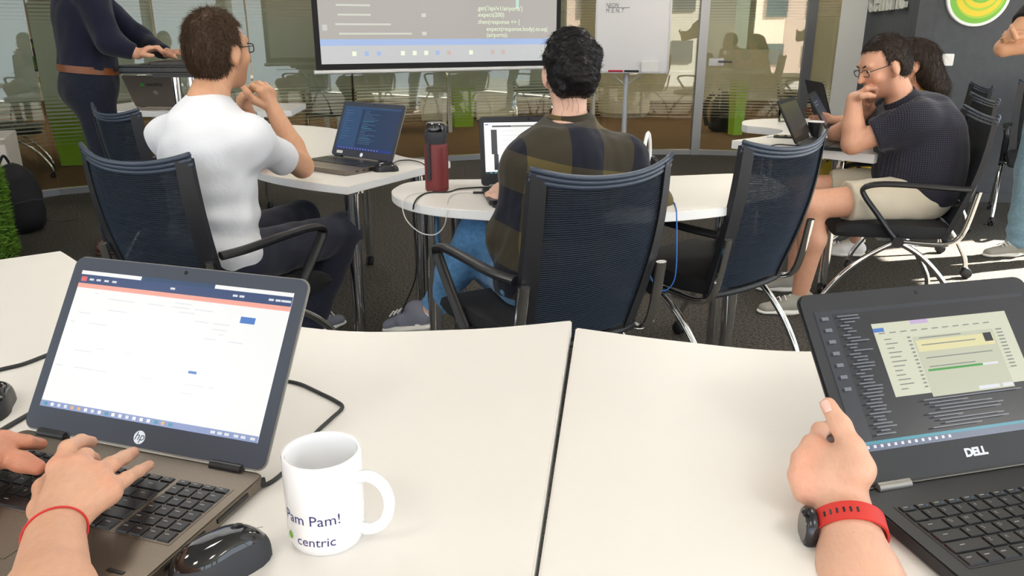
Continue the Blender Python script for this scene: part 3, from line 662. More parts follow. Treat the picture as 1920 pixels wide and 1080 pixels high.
# ============================================================ mug
mx, my = -.202, .722
mg = thing('mug', (mx, my, TBL), 0, 'white ceramic mug printed Pam Pam! on the near table', 'mug')
mat('ceramic', srgb(244, 244, 246), .18, coat=.4); mat('ink_navy', srgb(44, 44, 110), .5)
r, hh = .0415, .106
B().lathe([(0, .001), (r*.88, .0), (r*.95, .003), (r, .012), (r, hh-.003), (r-.0012, hh), (r-.0030, hh), (r-.0042, hh-.003), (r-.0042, .012), (r*.7, .006), (0, .0055)], 64).build('body', 'ceramic', mg, smooth='auto')
hd = cr([(r-.003, 0, .078), (r+.012, 0, .082), (r+.027, 0, .073), (r+.033, 0, .052), (r+.026, 0, .029), (r+.010, 0, .017), (r-.004, 0, .018)], 6)
B().tube(hd, .0062, 12, flat=(1.0, 1.15)).build('handle', 'ceramic', mg, smooth=True, mw=Matrix.Rotation(R(-14), 4, 'Z'))
def wrap(s, size, ang, z, m, par, shear=0, nm='print', bold=0):
    v, f = text_b(s, size, 'CENTER', shear=shear, bold=bold); rr_ = r+.0003
    B().add([(rr_*math.cos(R(ang)+p[0]/rr_), rr_*math.sin(R(ang)+p[0]/rr_), z+p[1]) for p in v], f).build(nm, m, par)
wrap('Pam Pam!', .0172, -101, .040, 'ink_navy', mg); wrap('centric', .0155, -94, .0150, 'ink_navy', mg, .05)
wrap('●', .012, -140, .016, 'logo_green', mg)

# ============================================================ bottle
bt = thing('bottle', (-.261, 2.672, TBL), R(-10), 'dark red flask with black lid and carry strap', 'bottle')
mat('bottle_red', srgb(112, 38, 40), .5, bump=.05, bscale=500); mat('strap_grey', srgb(52, 54, 60), .7)
B().lathe([(0, 0), (.036, 0), (.0405, .004), (.041, .01), (.041, .150), (.038, .160), (.034, .166), (0, .166)], 40).build('body', 'bottle_red', bt, smooth='auto')
B().lathe([(.035, .160), (.037, .165), (.037, .178), (.0385, .182), (.0385, .2), (.036, .204), (0, .204)], 40).build('collar', 'strap_grey', bt, smooth='auto')
B().lathe([(.035, .203), (.036, .206), (.034, .226), (.028, .233), (0, .235)], 40).build('lid', 'black_gloss', bt, smooth='auto')
B().box((.037, 0, .212), (.014, .02, .026)).build('lid_clip', 'black_gloss', bt, bevel=.003)
B().box((-.016, -.0405, .105), (.015, .004, .125), Matrix.Rotation(R(-22), 3, 'Z')).build('carry_strap', 'strap_grey', bt, bevel=.0015)

# ============================================================ mice
def mouse(x, y, yaw, label, L=.112, W=.066, Hh=.040, m1='black_gloss', m2='strap_grey', sculpt=.0):
    e = thing('computer_mouse', (x, y, TBL), R(yaw), label, 'mouse'); b = B(); nu, nv = 24, 12; vs = []
    for j in range(nv+1):
        t = j/nv*math.pi/2
        for i in range(nu):
            w = 2*math.pi*i/nu; cx, cy = math.cos(w), math.sin(w)
            px = abs(cx)**.8*(1 if cx > 0 else -1)*W/2*math.cos(t)**.5; py = abs(cy)**.85*(1 if cy > 0 else -1)*L/2*math.cos(t)**.5
            wv = 1-.12*math.exp(-((py-.005)/.02)**2)
            zz = Hh*math.sin(t)**.8*(1-.30*max(0, py/(L/2))**2-.10*max(0, -py/(L/2))**2)+sculpt*px*.35*math.sin(t)
            vs.append((px*wv, py, max(0, zz)))
    fs = [(j*nu+i, j*nu+(i+1) % nu, (j+1)*nu+(i+1) % nu, (j+1)*nu+i) for j in range(nv) for i in range(nu)]
    b.add(vs, fs)
    for q in range(len(b.f)):
        j = q//nu; i = q % nu
        if j < 5 and (i > 17 or i < 6) : b.m[q] = 1
    b.build('shell', [m1, m2], e, smooth=True)
    B().lathe([(0, -.003), (.009, -.003), (.010, 0), (.009, .003), (0, .003)], 18, c=(0, L*.20, Hh*.78), axis=Matrix.Rotation(math.pi/2, 3, 'Y')).build('wheel', 'black_plastic', e, smooth='auto')
    B().add([(-.0005, L*.48, Hh*.55), (.0005, L*.48, Hh*.55), (.0005, .0, Hh*1.0), (-.0005, .0, Hh*1.0)], [(0, 1, 2, 3)]).build('button_gap', 'black_plastic', e)
    return e
q = P(412, 1036, TBL+.02); mouse(q.x, q.y, -40, 'glossy black sculpted mouse beside the typed-on laptop', .106, .068, .042, sculpt=.5)
q = P(724, 316, TBL+.01); mouse(q.x, q.y, -75, 'small black wired mouse on the table of the man in white', .10, .06, .036, m2='black_plastic')
q = P(-22, 752, TBL+.015); mouse(q.x, q.y, 20, 'black mouse lying left of the typed-on laptop', .11, .064, .038, m2='black_plastic')

# ============================================================ cables
def cable(pts, r, m, label, nm='cable', z=TBL, group=None):
    P3 = [p if len(p) == 3 and isinstance(p, Vector) else P(p[0], p[1], z+r) for p in pts]
    pp = cr(P3, 6); o = pp[0].copy()
    e = B().tube([p-o for p in pp], r, 8).build(nm, m, None, smooth=True); e.location = o; return tag(e, label, 'cable', group)
mat('cable_black', (.012, .012, .013), .45); mat('cable_white', srgb(206, 206, 204), .45); mat('cable_blue', srgb(36, 104, 190), .45)
c1 = cable([(468, 912), (500, 908), (530, 887), (562, 852), (592, 812), (622, 784), (642, 764), (630, 752), (598, 736), (560, 719), (520, 712), (470, 705)], .0028, 'cable_black', 'black power cable bending out behind the white mug')
q = P(497, 903, TBL+.008)-c1.location; q2 = P(460, 912, TBL+.009)-c1.location; B().tube([q2, q], .0058, 10).build('plug', 'cable_black', c1, smooth='auto')
cable([(-40, 706), (0, 693), (45, 682), (100, 661), (160, 640)], .0034, 'cable_black', 'upper black cable crossing the white desk behind the typed-on laptop')
cable([(-40, 832), (0, 808), (50, 779), (110, 745)], .0034, 'cable_black', 'lower black cable crossing the white desk behind the typed-on laptop')
cable([P(735, 307, TBL+.012), P(750, 301, TBL+.006), P(775, 301, TBL+.004), P(797, 310, TBL+.004), P(803, 330, TBL-.05), P(803, 345, TBL-.10)], .0025, 'cable_black', 'black mouse cable passing behind the red bottle')
ez = lambda px, py, Y: PD(px, py, Y)
cable([P(908, 351, TBL+.006), P(862, 354, TBL+.004), P(840, 360, TBL+.003), P(805, 361, TBL+.003), P(786, 369, TBL+.003), P(777, 381, TBL+.005), ez(775, 396, 2.47), ez(777, 430, 2.49), ez(782, 480, 2.5), ez(778, 525, 2.52), ez(760, 570, 2.6), ez(738, 620, 2.7)], .0028, 'cable_black', 'black laptop cable running past the bottle and down from the table edge')
cable([P(893, 362, TBL+.003), P(860, 362, TBL+.003), P(842, 372, TBL+.003), ez(838, 400, 2.36), ez(832, 425, 2.37), ez(815, 440, 2.38), ez(788, 436, 2.40), ez(764, 415, 2.43), ez(755, 392, 2.46), P(758, 375, TBL+.004), P(775, 364, TBL+.003), P(812, 359, TBL+.003)], .0018, 'cable_white', 'thin white cable looping below the table edge near the bottle')
cable([P(1215, 366, TBL+.003), P(1243, 367, TBL+.003), P(1262, 378, TBL+.003), P(1267, 389, TBL+.003), ez(1268.5, 400, 2.29), ez(1269, 440, 2.26), ez(1268, 500, 2.24), ez(1262, 530, 2.24), ez(1246, 545, 2.24), ez(1228, 536, 2.25), ez(1214, 500, 2.27), ez(1207, 455, 2.30), ez(1208, 425, 2.34)], .0020, 'cable_blue', 'blue network cable hanging in a loop beside the plaid-shirted person')
B().tube([P(887, 361, TBL+.005)-P(900, 361, TBL), P(912, 361, TBL+.005)-P(900, 361, TBL)], .004, 8).build('usb_plug', 'black_plastic').location = P(900, 361, TBL)
tag(bpy.data.objects['usb_plug'], 'small black usb plug at the side of the black laptop', 'plug')
cable([P(1430, 287, TBL+.003), P(1440, 276, TBL+.004), P(1458, 271, TBL+.006), P(1478, 272, TBL+.008), P(1494, 273, TBL+.008)], .003, 'cable_black', 'black charger cable plugged into the laptop under the navy-shirted man')
cable([P(1438, 257, TBL+.002), P(1455, 256, TBL+.002), P(1470, 257, TBL+.004)], .002, 'cable_white', 'thin white cable reaching the phone on the scooped table')
cable([P(1500, 208, TBL+.01), P(1512, 204, TBL+.05), P(1522, 212, TBL+.02), P(1530, 226, TBL+.004), P(1548, 231, TBL+.003)], .003, mat('cable_red', srgb(130, 24, 34), .5), 'dark red cable at the open lid on the scooped table')
cable([P(90, 412, 0), P(118, 416, 0), P(150, 408, 0), P(135, 392, 0), P(128, 386, 0), P(112, 400, 0), P(88, 415, 0)], .004, 'cable_black', 'thin black cable lying on the carpet by the standing man', z=0)

# ============================================================ small things on the scooped table
q = P(1526, 262, TBL); cp = thing('paper_cup', (q.x, q.y, TBL), 0, 'black paper cup with white rim on the scooped table', 'cup')
B().lathe([(0, 0), (.030, 0), (.040, .092), (.0385, .092), (.029, .004), (0, .004)], 28).build('body', 'black_plastic', cp, smooth='auto'); B().lathe([(.0395, .089), (.0415, .091), (.0395, .094), (.038, .091)], 28).build('rim', 'white_plastic', cp, smooth='auto')
q = P(1478, 258, TBL); ph = thing('phone', (q.x, q.y, TBL), R(-18), 'black phone lying flat on the scooped table', 'phone')
B().box((0, 0, .0045), (.15, .075, .008)).build('body', 'black_plastic', ph, bevel=.003); B().box((0, 0, .009), (.142, .068, .0008)).build('glass', 'black_gloss', ph)
q = P(1468, 228, TBL); gl = thing('drinking_glass', (q.x, q.y, TBL), 0, 'small clear drinking glass behind the open laptop', 'glass')
B().lathe([(0, 0), (.028, 0), (.034, .11), (.032, .11), (.027, .006), (0, .006)], 24).build('body', 'glass', gl, smooth='auto')
q = P(1385, 226, TBL)
hs = thing('headset', (.60, 3.02, 0), 0)
bpy.data.objects.remove(hs)
hc = PD(1213, 292, 2.92)
hs = thing('headset', (hc.x, hc.y, TBL), R(70), 'white and black headset resting on the round-ended table', 'headset')
hz = hc.z-TBL
B().tube(cr([(-.075, 0, .02), (-.07, 0, .10), (-.03, 0, .155), (.02, 0, .155), (.06, 0, .11), (.075, 0, .03)], 5), .009, 8, flat=(1.6, .7)).build('headband', 'white_plastic', hs, smooth=True)
for s in (-1, 1): B().lathe([(0, -.018), (.030, -.018), (.036, -.01), (.036, .01), (.028, .018), (0, .018)], 20, c=(s*.078, 0, .037), axis=Matrix.Rotation(math.pi/2, 3, 'Y')).build('ear_cup', 'black_plastic', hs, smooth='auto')
# ============================================================ implicit-surface bodies
def V(*a): return np.array(a, float)
def va(v): return np.array(v, float)
def unit(v): v = va(v); return v/np.linalg.norm(v)
class Fld:
    """smooth union of tapered limbs and ellipsoids, meshed as one continuous surface"""
    def __init__(s): s.p = []
    def c(s, a, b, ra, rb=None, k=.015, n=None, f=1.0):      # limb; n,f: flatten along n by f
        s.p.append(('c', va(a), va(b), ra, ra if rb is None else rb, k, None if n is None else unit(n), f)); return s
    def chain(s, pts, rs, k=.006):
        for i in range(len(pts)-1): s.c(pts[i], pts[i+1], rs[i], rs[i+1], k)
        return s
    def e(s, c, r, ax=None, k=.02):                            # ellipsoid with axes rows of ax
        s.p.append(('e', va(c), va(r), np.eye(3) if ax is None else np.array([va(q) for q in ax]), k)); return s
    def bounds(s):
        lo, hi = np.full(3, 1e9), np.full(3, -1e9)
        for q in s.p:
            if q[0] == 'c':
                r = max(q[3], q[4]); l, h = np.minimum(q[1], q[2])-r, np.maximum(q[1], q[2])+r
            else:
                r = np.abs(q[3].T) @ q[2]; l, h = q[1]-r, q[1]+r
            lo, hi = np.minimum(lo, l), np.maximum(hi, h)
        return lo, hi
    def mesh(s, h, mod=None, pad=.03):
        lo, hi = s.bounds(); lo -= pad; hi += pad; n = np.ceil((hi-lo)/h).astype(int)+1
        X = [lo[i]+h*np.arange(n[i]) for i in range(3)]; F = np.full(n, .08, np.float32)
        for q in s.p:
            if q[0] == 'c': r = max(q[3], q[4]); l, u = np.minimum(q[1], q[2])-r, np.maximum(q[1], q[2])+r; k = q[5]
            else: r = np.abs(q[3].T) @ q[2]; l, u = q[1]-r, q[1]+r; k = q[4]
            m = .025+k; i0 = np.clip(((l-m-lo)/h).astype(int), 0, n-1); i1 = np.clip(((u+m-lo)/h).astype(int)+2, 1, n)
            sl = tuple(slice(a, b) for a, b in zip(i0, i1))
            gx, gy, gz = X[0][sl[0]][:, None, None], X[1][sl[1]][None, :, None], X[2][sl[2]][None, None, :]
            if q[0] == 'c':
                a, b = q[1], q[2]; ab = b-a; L2 = max(ab @ ab, 1e-9)
                px, py, pz = gx-a[0], gy-a[1], gz-a[2]
                t = np.clip((px*ab[0]+py*ab[1]+pz*ab[2])/L2, 0, 1); px, py, pz = px-t*ab[0], py-t*ab[1], pz-t*ab[2]
                if q[6] is not None:
                    w = q[6]; dn = px*w[0]+py*w[1]+pz*w[2]; g = dn*(1/q[7]-1); px, py, pz = px+g*w[0], py+g*w[1], pz+g*w[2]
                d = np.sqrt(px*px+py*py+pz*pz)-(q[3]+(q[4]-q[3])*t)
                if q[6] is not None: d = d*min(1, q[7]*1.2)
            else:
                A = q[3]; px, py, pz = gx-q[1][0], gy-q[1][1], gz-q[1][2]
                u_ = [(A[i, 0]*px+A[i, 1]*py+A[i, 2]*pz) for i in range(3)]
                k0 = np.sqrt(sum((u_[i]/q[2][i])**2 for i in range(3))); k1 = np.sqrt(sum((u_[i]/q[2][i]**2)**2 for i in range(3)))+1e-6
                d = k0*(k0-1)/k1
            G_ = F[sl]; hh = np.maximum(k-np.abs(G_-d), 0)/k; F[sl] = np.minimum(G_, d)-hh*hh*k*.25
        if mod is not None:
            gx, gy, gz = X[0][:, None, None], X[1][None, :, None], X[2][None, None, :]; F = mod(gx, gy, gz, F)
        return nets(F, lo, h)
def nets(F, lo, h):
    F = F.copy(); F[F == 0] = 1e-6
    for ax in range(3):
        sl = [slice(None)]*3
        for e in (0, -1): sl[ax] = e; F[tuple(sl)] = np.maximum(F[tuple(sl)], 1e-3)
    neg = F < 0; c = neg[:-1, :-1, :-1].astype(np.int8)
    cs = [(i, j, k) for i in (0, 1) for j in (0, 1) for k in (0, 1)]; n = np.array(F.shape)-1
    sub = lambda A, o: A[o[0]:o[0]+n[0], o[1]:o[1]+n[1], o[2]:o[2]+n[2]]
    cnt = sum(sub(neg, o).astype(np.int8) for o in cs); act = (cnt > 0) & (cnt < 8); I = np.argwhere(act)
    idx = np.full(tuple(n), -1, np.int64); idx[act] = np.arange(len(I))
    fv = {o: F[I[:, 0]+o[0], I[:, 1]+o[1], I[:, 2]+o[2]] for o in cs}; acc = np.zeros((len(I), 3)); num = np.zeros(len(I))
    for o in cs:
        for ax in range(3):
            if o[ax] == 0:
                p = list(o); p[ax] = 1; p = tuple(p); a, b = fv[o], fv[p]; m = (a < 0) != (b < 0); t = np.where(m, a/np.where(m, a-b, 1), 0)
                for q in range(3): acc[:, q] += np.where(m, o[q]+(t if q == ax else 0), 0)
                num += m
    vs = lo+h*(I+acc/num[:, None]); faces = []
    for ax in range(3):
        b, c2 = (ax+1) % 3, (ax+2) % 3; A = [slice(None)]*3; A[ax] = slice(0, -1); Bq = [slice(None)]*3; Bq[ax] = slice(1, None)
        s0, s1 = neg[tuple(A)], neg[tuple(Bq)]; E = np.argwhere(s0 != s1); E = E[(E[:, b] > 0) & (E[:, c2] > 0) & (E[:, b] < F.shape[b]-1) & (E[:, c2] < F.shape[c2]-1)]
        fl_ = s0[tuple(E.T)]
        def g(db, dc):
            q = E.copy(); q[:, b] -= db; q[:, c2] -= dc; return idx[tuple(q.T)]
        Q = np.stack([g(1, 1), g(0, 1), g(0, 0), g(1, 0)], 1); Q[~fl_] = Q[~fl_][:, ::-1]; faces.append(Q)
    return vs, np.concatenate(faces)
def mkmesh(name, vs, Q, m, parent=None, base=(0, 0, 0), color=None, relax=2):
    vs = np.array(vs); vs0 = vs
    for _ in range(relax):          # light smoothing
        acc = np.zeros_like(vs); cn = np.zeros(len(vs))
        for i in range(4):
            j = Q[:, (i+1) % 4]; np.add.at(acc, Q[:, i], vs[j]); np.add.at(cn, Q[:, i], 1); np.add.at(acc, j, vs[Q[:, i]]); np.add.at(cn, j, 1)
        vs = .5*vs+.5*acc/np.maximum(cn, 1)[:, None]
    me = bpy.data.meshes.new(name); me.vertices.add(len(vs)); me.vertices.foreach_set('co', (vs-va(base)).astype(np.float32).ravel())
    me.loops.add(Q.size); me.loops.foreach_set('vertex_index', Q.ravel().astype(np.int32)); me.polygons.add(len(Q))
    me.polygons.foreach_set('loop_start', np.arange(0, Q.size, 4, dtype=np.int32)); me.polygons.foreach_set('use_smooth', np.ones(len(Q), bool))
    me.update(calc_edges=True)
    if color is not None:
        ca = me.color_attributes.new('tone', 'FLOAT_COLOR', 'POINT'); C = np.ones((len(vs), 4), np.float32); C[:, :3] = color(vs); ca.data.foreach_set('color', C.ravel())
    me.materials.append(MATS[m] if isinstance(m, str) else m)
    o = bpy.data.objects.new(name, me); COL.objects.link(o)
    if parent: o.parent = parent
    return o
_rs = np.random.RandomState(5); _D = [(unit(_rs.randn(3)), _rs.rand()*6.28) for _ in range(14)]
def wob(x, y, z, wl, off=0, n=6):
    s = 0
    for i in range(n):
        d, p = _D[(i+off) % 14]; q = 2*np.pi/wl*(.7+.12*i); s = s+np.sin(q*(d[0]*x+d[1]*y+d[2]*z)+p+off)
    return s/n
def fold(amp, wl, off=0, zs=1.0): return lambda x, y, z, F: F+amp*wob(x, y, z*zs, wl, off)
def skin_mat(name, col):
    m = mat(name, col, .48, sss=.12, bump=.12, bscale=260); nt = m.node_tree; b = nt.nodes['Principled BSDF']
    at = nt.nodes.new('ShaderNodeVertexColor'); at.layer_name = 'tone'; mx = nt.nodes.new('ShaderNodeMix'); mx.data_type = 'RGBA'; mx.blend_type = 'MULTIPLY'; mx.inputs[0].default_value = 1
    n = nt.nodes.new('ShaderNodeTexNoise'); n.inputs['Scale'].default_value = 45; n.inputs['Detail'].default_value = 5; r = nt.nodes.new('ShaderNodeValToRGB')
    r.color_ramp.elements[0].color = (*[c*.88 for c in col[:3]], 1); r.color_ramp.elements[1].color = (*[min(1, c*1.08) for c in col[:3]], 1)
    nt.links.new(n.outputs['Fac'], r.inputs[0]); nt.links.new(r.outputs[0], mx.inputs[6]); nt.links.new(at.outputs[0], mx.inputs[7]); nt.links.new(mx.outputs[2], b.inputs['Base Color']); return m
SK = skin_mat('skin', srgb(214, 160, 132)); SKL = skin_mat('skin_light', srgb(224, 180, 158)); SKT = skin_mat('skin_tan', srgb(210, 158, 124))
def cloth(name, col, **k): return mat(name, col, .85, spec=.2, sheen=.15, **k)
cloth('shirt_white', srgb(226, 227, 232), bump=.1, bscale=90); cloth('navy_jeans', srgb(26, 31, 44), noise=.3, nscale=160, bump=.1, bscale=500); cloth('navy_chino', srgb(44, 46, 60), noise=.12, nscale=120, bump=.1, bscale=300)
cloth('jeans_blue', srgb(92, 140, 186), noise=.16, nscale=60, bump=.15, bscale=500); cloth('shorts_beige', srgb(206, 196, 176), bump=.12, bscale=120); cloth('knit_navy', srgb(24, 27, 46), bump=.25, bscale=500)
cloth('black_tee', (.012, .012, .014), bump=.1, bscale=200); cloth('jeans_pale', srgb(112, 140, 154), noise=.10, nscale=60, bump=.15, bscale=300)
cloth('hair_brown', srgb(74, 56, 42), noise=.4, nscale=120); cloth('hair_dark', srgb(52, 42, 36), noise=.3, nscale=120); cloth('hair_black', (.010, .009, .010), noise=.3, nscale=100)
for k_, r_ in (('hair_brown', .5), ('hair_dark', .5), ('hair_black', .4)):
    b_ = MATS[k_].node_tree.nodes['Principled BSDF']; b_.inputs['Roughness'].default_value = r_; b_.inputs['Sheen Weight'].default_value = 0
mat('leather_brown', srgb(118, 66, 30), .4); mat('leather_red', srgb(72, 38, 34), .4); mat('shoe_grey', srgb(120, 122, 136), .8, bump=.2, bscale=400); mat('shoe_white', srgb(232, 228, 224), .6); mat('sole_white', srgb(226, 222, 214), .6); mat('sock', srgb(236, 234, 230), .9); mat('glasses', (.010, .010, .012), .3); mat('lens', (.9, .95, 1), .05)
mat('sneaker_grey', srgb(150, 146, 136), .8, bump=.2, bscale=300)
def plaid():
    m = cloth('plaid', (.1, .1, .1), bump=.12, bscale=500); nt = m.node_tree; b = nt.nodes['Principled BSDF']; L = nt.links.new; N = nt.nodes.new
    tc = N('ShaderNodeTexCoord'); mp = N('ShaderNodeMapping'); mp.inputs['Rotation'].default_value = (0, R(-12), R(-24)); mp.inputs['Location'].default_value = (.031, 0, .02); L(tc.outputs['Object'], mp.inputs[0]); sp = N('ShaderNodeSeparateXYZ'); L(mp.outputs[0], sp.inputs[0])
    def st(s, per, ph=0):
        a = N('ShaderNodeMath'); a.operation = 'MULTIPLY_ADD'; a.inputs[1].default_value = 1/per; a.inputs[2].default_value = 10+ph; L(s, a.inputs[0])
        f = N('ShaderNodeMath'); f.operation = 'FRACT'; L(a.outputs[0], f.inputs[0]); g = N('ShaderNodeMath'); g.operation = 'GREATER_THAN'; g.inputs[1].default_value = .5; L(f.outputs[0], g.inputs[0]); return g.outputs[0]
    a = N('ShaderNodeMath'); a.operation = 'ADD'; L(st(sp.outputs[0], .225), a.inputs[0]); L(st(sp.outputs[2], .215, .35), a.inputs[1])
    d = N('ShaderNodeMath'); d.operation = 'DIVIDE'; d.inputs[1].default_value = 2; L(a.outputs[0], d.inputs[0])
    r = N('ShaderNodeValToRGB'); r.color_ramp.interpolation = 'CONSTANT'; e = r.color_ramp.elements; e[0].color = srgb(92, 80, 46); e[1].position = .4; e[1].color = srgb(58, 52, 40); q = e.new(.8); q.color = srgb(24, 26, 38)
    L(d.outputs[0], r.inputs[0]); L(r.outputs[0], b.inputs['Base Color'])
plaid()
def dotted(name, c0, c1, per, kind='dot'):
    m = cloth(name, c0); nt = m.node_tree; b = nt.nodes['Principled BSDF']; L = nt.links.new; N = nt.nodes.new; tc = N('ShaderNodeTexCoord'); v = N('ShaderNodeTexVoronoi'); v.inputs['Scale'].default_value = 1/per; v.inputs['Randomness'].default_value = .1 if kind == 'dot' else 1
    
    if kind == 'dot':
        v.voronoi_dimensions = '2D'; sx_ = N('ShaderNodeSeparateXYZ'); cx_ = N('ShaderNodeCombineXYZ'); L(tc.outputs['Object'], sx_.inputs[0]); L(sx_.outputs[0], cx_.inputs[0]); L(sx_.outputs[2], cx_.inputs[1]); L(cx_.outputs[0], v.inputs['Vector'])
    else: L(tc.outputs['Object'], v.inputs['Vector'])
    r = N('ShaderNodeValToRGB'); r.color_ramp.interpolation = 'CONSTANT'; r.color_ramp.elements[0].color = c1; r.color_ramp.elements[1].color = c0; r.color_ramp.elements[1].position = .30 if kind == 'dot' else .28
    L(v.outputs['Distance'], r.inputs[0]); L(r.outputs[0], b.inputs['Base Color'])
dotted('dot_shirt', srgb(35, 35, 45), srgb(62, 60, 72), .0085); dotted('dress_yellow', srgb(206, 176, 62), srgb(36, 40, 44), .055, 'x')

def head(F, c, fwd, up, s=1.0):
    """head centred at c (ear height), facing fwd"""
    f = unit(fwd); u = unit(va(up)-f*(va(up) @ f)); r = np.cross(f, u); c = va(c); A = [r, f, u]; q = lambda x, y, z: c+s*(r*x+f*y+u*z)
    F.e(q(0, -.012, .035), V(.076, .094, .088)*s, A, .03); F.e(q(0, .022, .005), V(.068, .072, .085)*s, A, .03)
    F.e(q(0, .048, -.055), V(.048, .045, .058)*s, A, .03); F.e(q(0, .078, -.088), V(.022, .018, .018)*s, A, .025)      # jaw, chin
    F.c(q(0, .092, .025), q(0, .112, -.012), .008*s, .012*s, .012); F.e(q(0, .088, -.048), V(.024, .012, .011)*s, A, .012)   # nose, lips
    for d in (-1, 1):
        F.e(q(d*.03, .078, .045), V(.024, .014, .010)*s, A, .015); F.e(q(d*.042, .066, -.012), V(.022, .018, .02)*s, A, .02)   # brow, cheek
        e0 = q(d*.080, -.008, .0); F.e(e0, V(.010, .021, .033)*s, [unit(r+d*f*-.3), unit(f+d*r*.3), u], .006); F.e(q(d*.074, .0, -.028), V(.008, .010, .012)*s, A, .006)
    return lambda p: ((p-c) @ r/s, (p-c) @ f/s, (p-c) @ u/s), q, A
def hair_cap(c, A, s, grow=.012, line=.055, nape=-.075, amp=.004, wl=.03, extra=None, back=-.02):
    r, f, u = A; H_ = Fld(); q = lambda x, y, z: va(c)+s*(r*x+f*y+u*z)
    H_.e(q(0, -.012, .038), V(.076+grow*.8, .094+grow, .088+grow)*s, A, .03); H_.e(q(0, -.052, -.02), V(.064+grow*.7, .05+grow*.6, .062+grow)*s, A, .03)
    if extra: extra(H_, q)
    cc = va(c)
    def mod(x, y, z, F):
        X, Y, Z = [((x-cc[0])*k[0]+(y-cc[1])*k[1]+(z-cc[2])*k[2])/s for k in (r, f, u)]
        F = F+np.clip((Y+.02)*.12, 0, .009)*s+np.clip((-.015-Z)*.12, 0, .006)*s*(nape > -.15)+amp*wob(x, y, z, wl)+amp*.5*wob(x, y, z, wl*.45, 5)
        cut = np.maximum(Y-line-.35*np.maximum(Z-.05, 0)*0, -1)            # front hair line
        face = np.minimum(.5*(Y-.012)+.5*(.07-Z), np.maximum(Y-.012, .075-Z))  # open in front of the ears below the brow
        low = np.maximum(nape-Z, -(Y-.2)*0-9); F = np.maximum(F, low*s)
        ear = .033-np.sqrt((Y+.004)**2+(Z+.004)**2)+0*X; side = np.minimum(ear, np.abs(X)-.050)
        front = np.minimum(Y-.018, .096-Z+.25*np.minimum(Y-.05, .05))
        return np.maximum(np.maximum(F, front*s), side*s)
    return H_.mesh(.005*s, mod)
def strands(name, vs, Q, m, parent, base, flow, L=.03, n=2600, r=.0007, lift=.25, curl=0, seed=1):
    rs = np.random.RandomState(seed); v = vs[Q]; nn = np.cross(v[:, 2]-v[:, 0], v[:, 3]-v[:, 1]); nn /= np.linalg.norm(nn, axis=1)[:, None]+1e-9
    pick = rs.randint(0, len(Q), n); P0 = v[pick].mean(1)+rs.randn(n, 3)*.001; Nn = nn[pick]; D = flow(P0, Nn)+rs.randn(n, 3)*.18
    D = D-Nn*(D*Nn).sum(1)[:, None]*.9+Nn*lift; D /= np.linalg.norm(D, axis=1)[:, None]+1e-9; Ln = L*(.5+rs.rand(n)); S = np.cross(D, Nn); S /= np.linalg.norm(S, axis=1)[:, None]+1e-9
    K = 4; rows = []
    for k in range(K+1):
        t = k/K; c = P0+D*(Ln*t)[:, None]-Nn*(Ln*lift*.9*t*t)[:, None]
        if curl: a = t*7+rs.rand(n)*.0+pick[:, ]*.37; c = c+(S*np.sin(a)[:, None]+Nn*np.cos(a)[:, None])*curl*t
        w = r*(1-t*.8); rows.append(np.stack([c+S*w, c-S*w*.5+Nn*w, c-S*w*.5-Nn*w*.6], 1))
    W_ = np.stack(rows, 1).reshape(-1, 3); fs = []
    b0 = (np.arange(n)*(K+1)*3)[:, None]
    for k in range(K):
        for j in range(3): fs.append(b0+np.array([[k*3+j, k*3+(j+1) % 3, (k+1)*3+(j+1) % 3, (k+1)*3+j]]))
    o = mkmesh(name, W_, np.concatenate(fs), m, parent, base, relax=0); o['kind'] = 'stuff'; return o
def hand(F, wrist, knuckles, fingers, thumb, rf=.0085, k=.012, palm=.014):
    """knuckles: 4 points; fingers: 4 lists of joints after the knuckle; thumb: list of joints from the palm side"""
    w = va(wrist)
    for i, kn in enumerate(knuckles):
        kn = va(kn); F.c(w+(kn-w)*.12, kn, palm*1.05, rf*1.28, k)
        if i: F.c(kn, va(knuckles[i-1]), rf*1.15, rf*1.15, k)
        sc = (1.0, 1.05, 1.0, .86)[i]; pts = [kn]+[va(p) for p in fingers[i]]; n = len(pts)
        F.chain(pts, [rf*sc*(1.15-.32*j/(n-1)) for j in range(n)], .004)
    tp = [va(p) for p in thumb]; n = len(tp); F.chain([w+(tp[0]-w)*.35]+tp, [palm*1.1]+[rf*(1.5-.45*j/(n-1)) for j in range(n)], .009)
def torso(F, pelvis, chest, neck, rvec, fvec, w=1.0, d=1.0, k=.06, shl=None, shr=None, g=0.0):
    pelvis, chest, neck = va(pelvis), va(chest), va(neck); r = unit(rvec); up = unit(neck-pelvis); f = unit(va(fvec)-up*(va(fvec) @ up)); r = unit(np.cross(f, up)); A = [r, f, up]
    F.e(pelvis, V(.165*w+g, .118*d+g, .115+g), A, k); mid = pelvis*.55+chest*.45; F.e(mid, V(.150*w+g, .108*d+g, .17+g), A, k); F.e(chest, V(.168*w+g, .118*d+g, .17+g), A, k)
    F.c(chest+up*.08-f*.02, neck, .075*w+g, .046+g, .06)
    if shl is not None: F.e((va(shl)+va(shr))/2-up*.03, V(.165*w+g*.6, .078*d+g, .088+g), A, k)
    for sh in (shl, shr):
        if sh is not None: F.c(neck-up*.05, va(sh), .036+g, .050*w+g, .06); F.c(chest+up*.03, va(sh), .06+g, .048+g, .06)
    return A
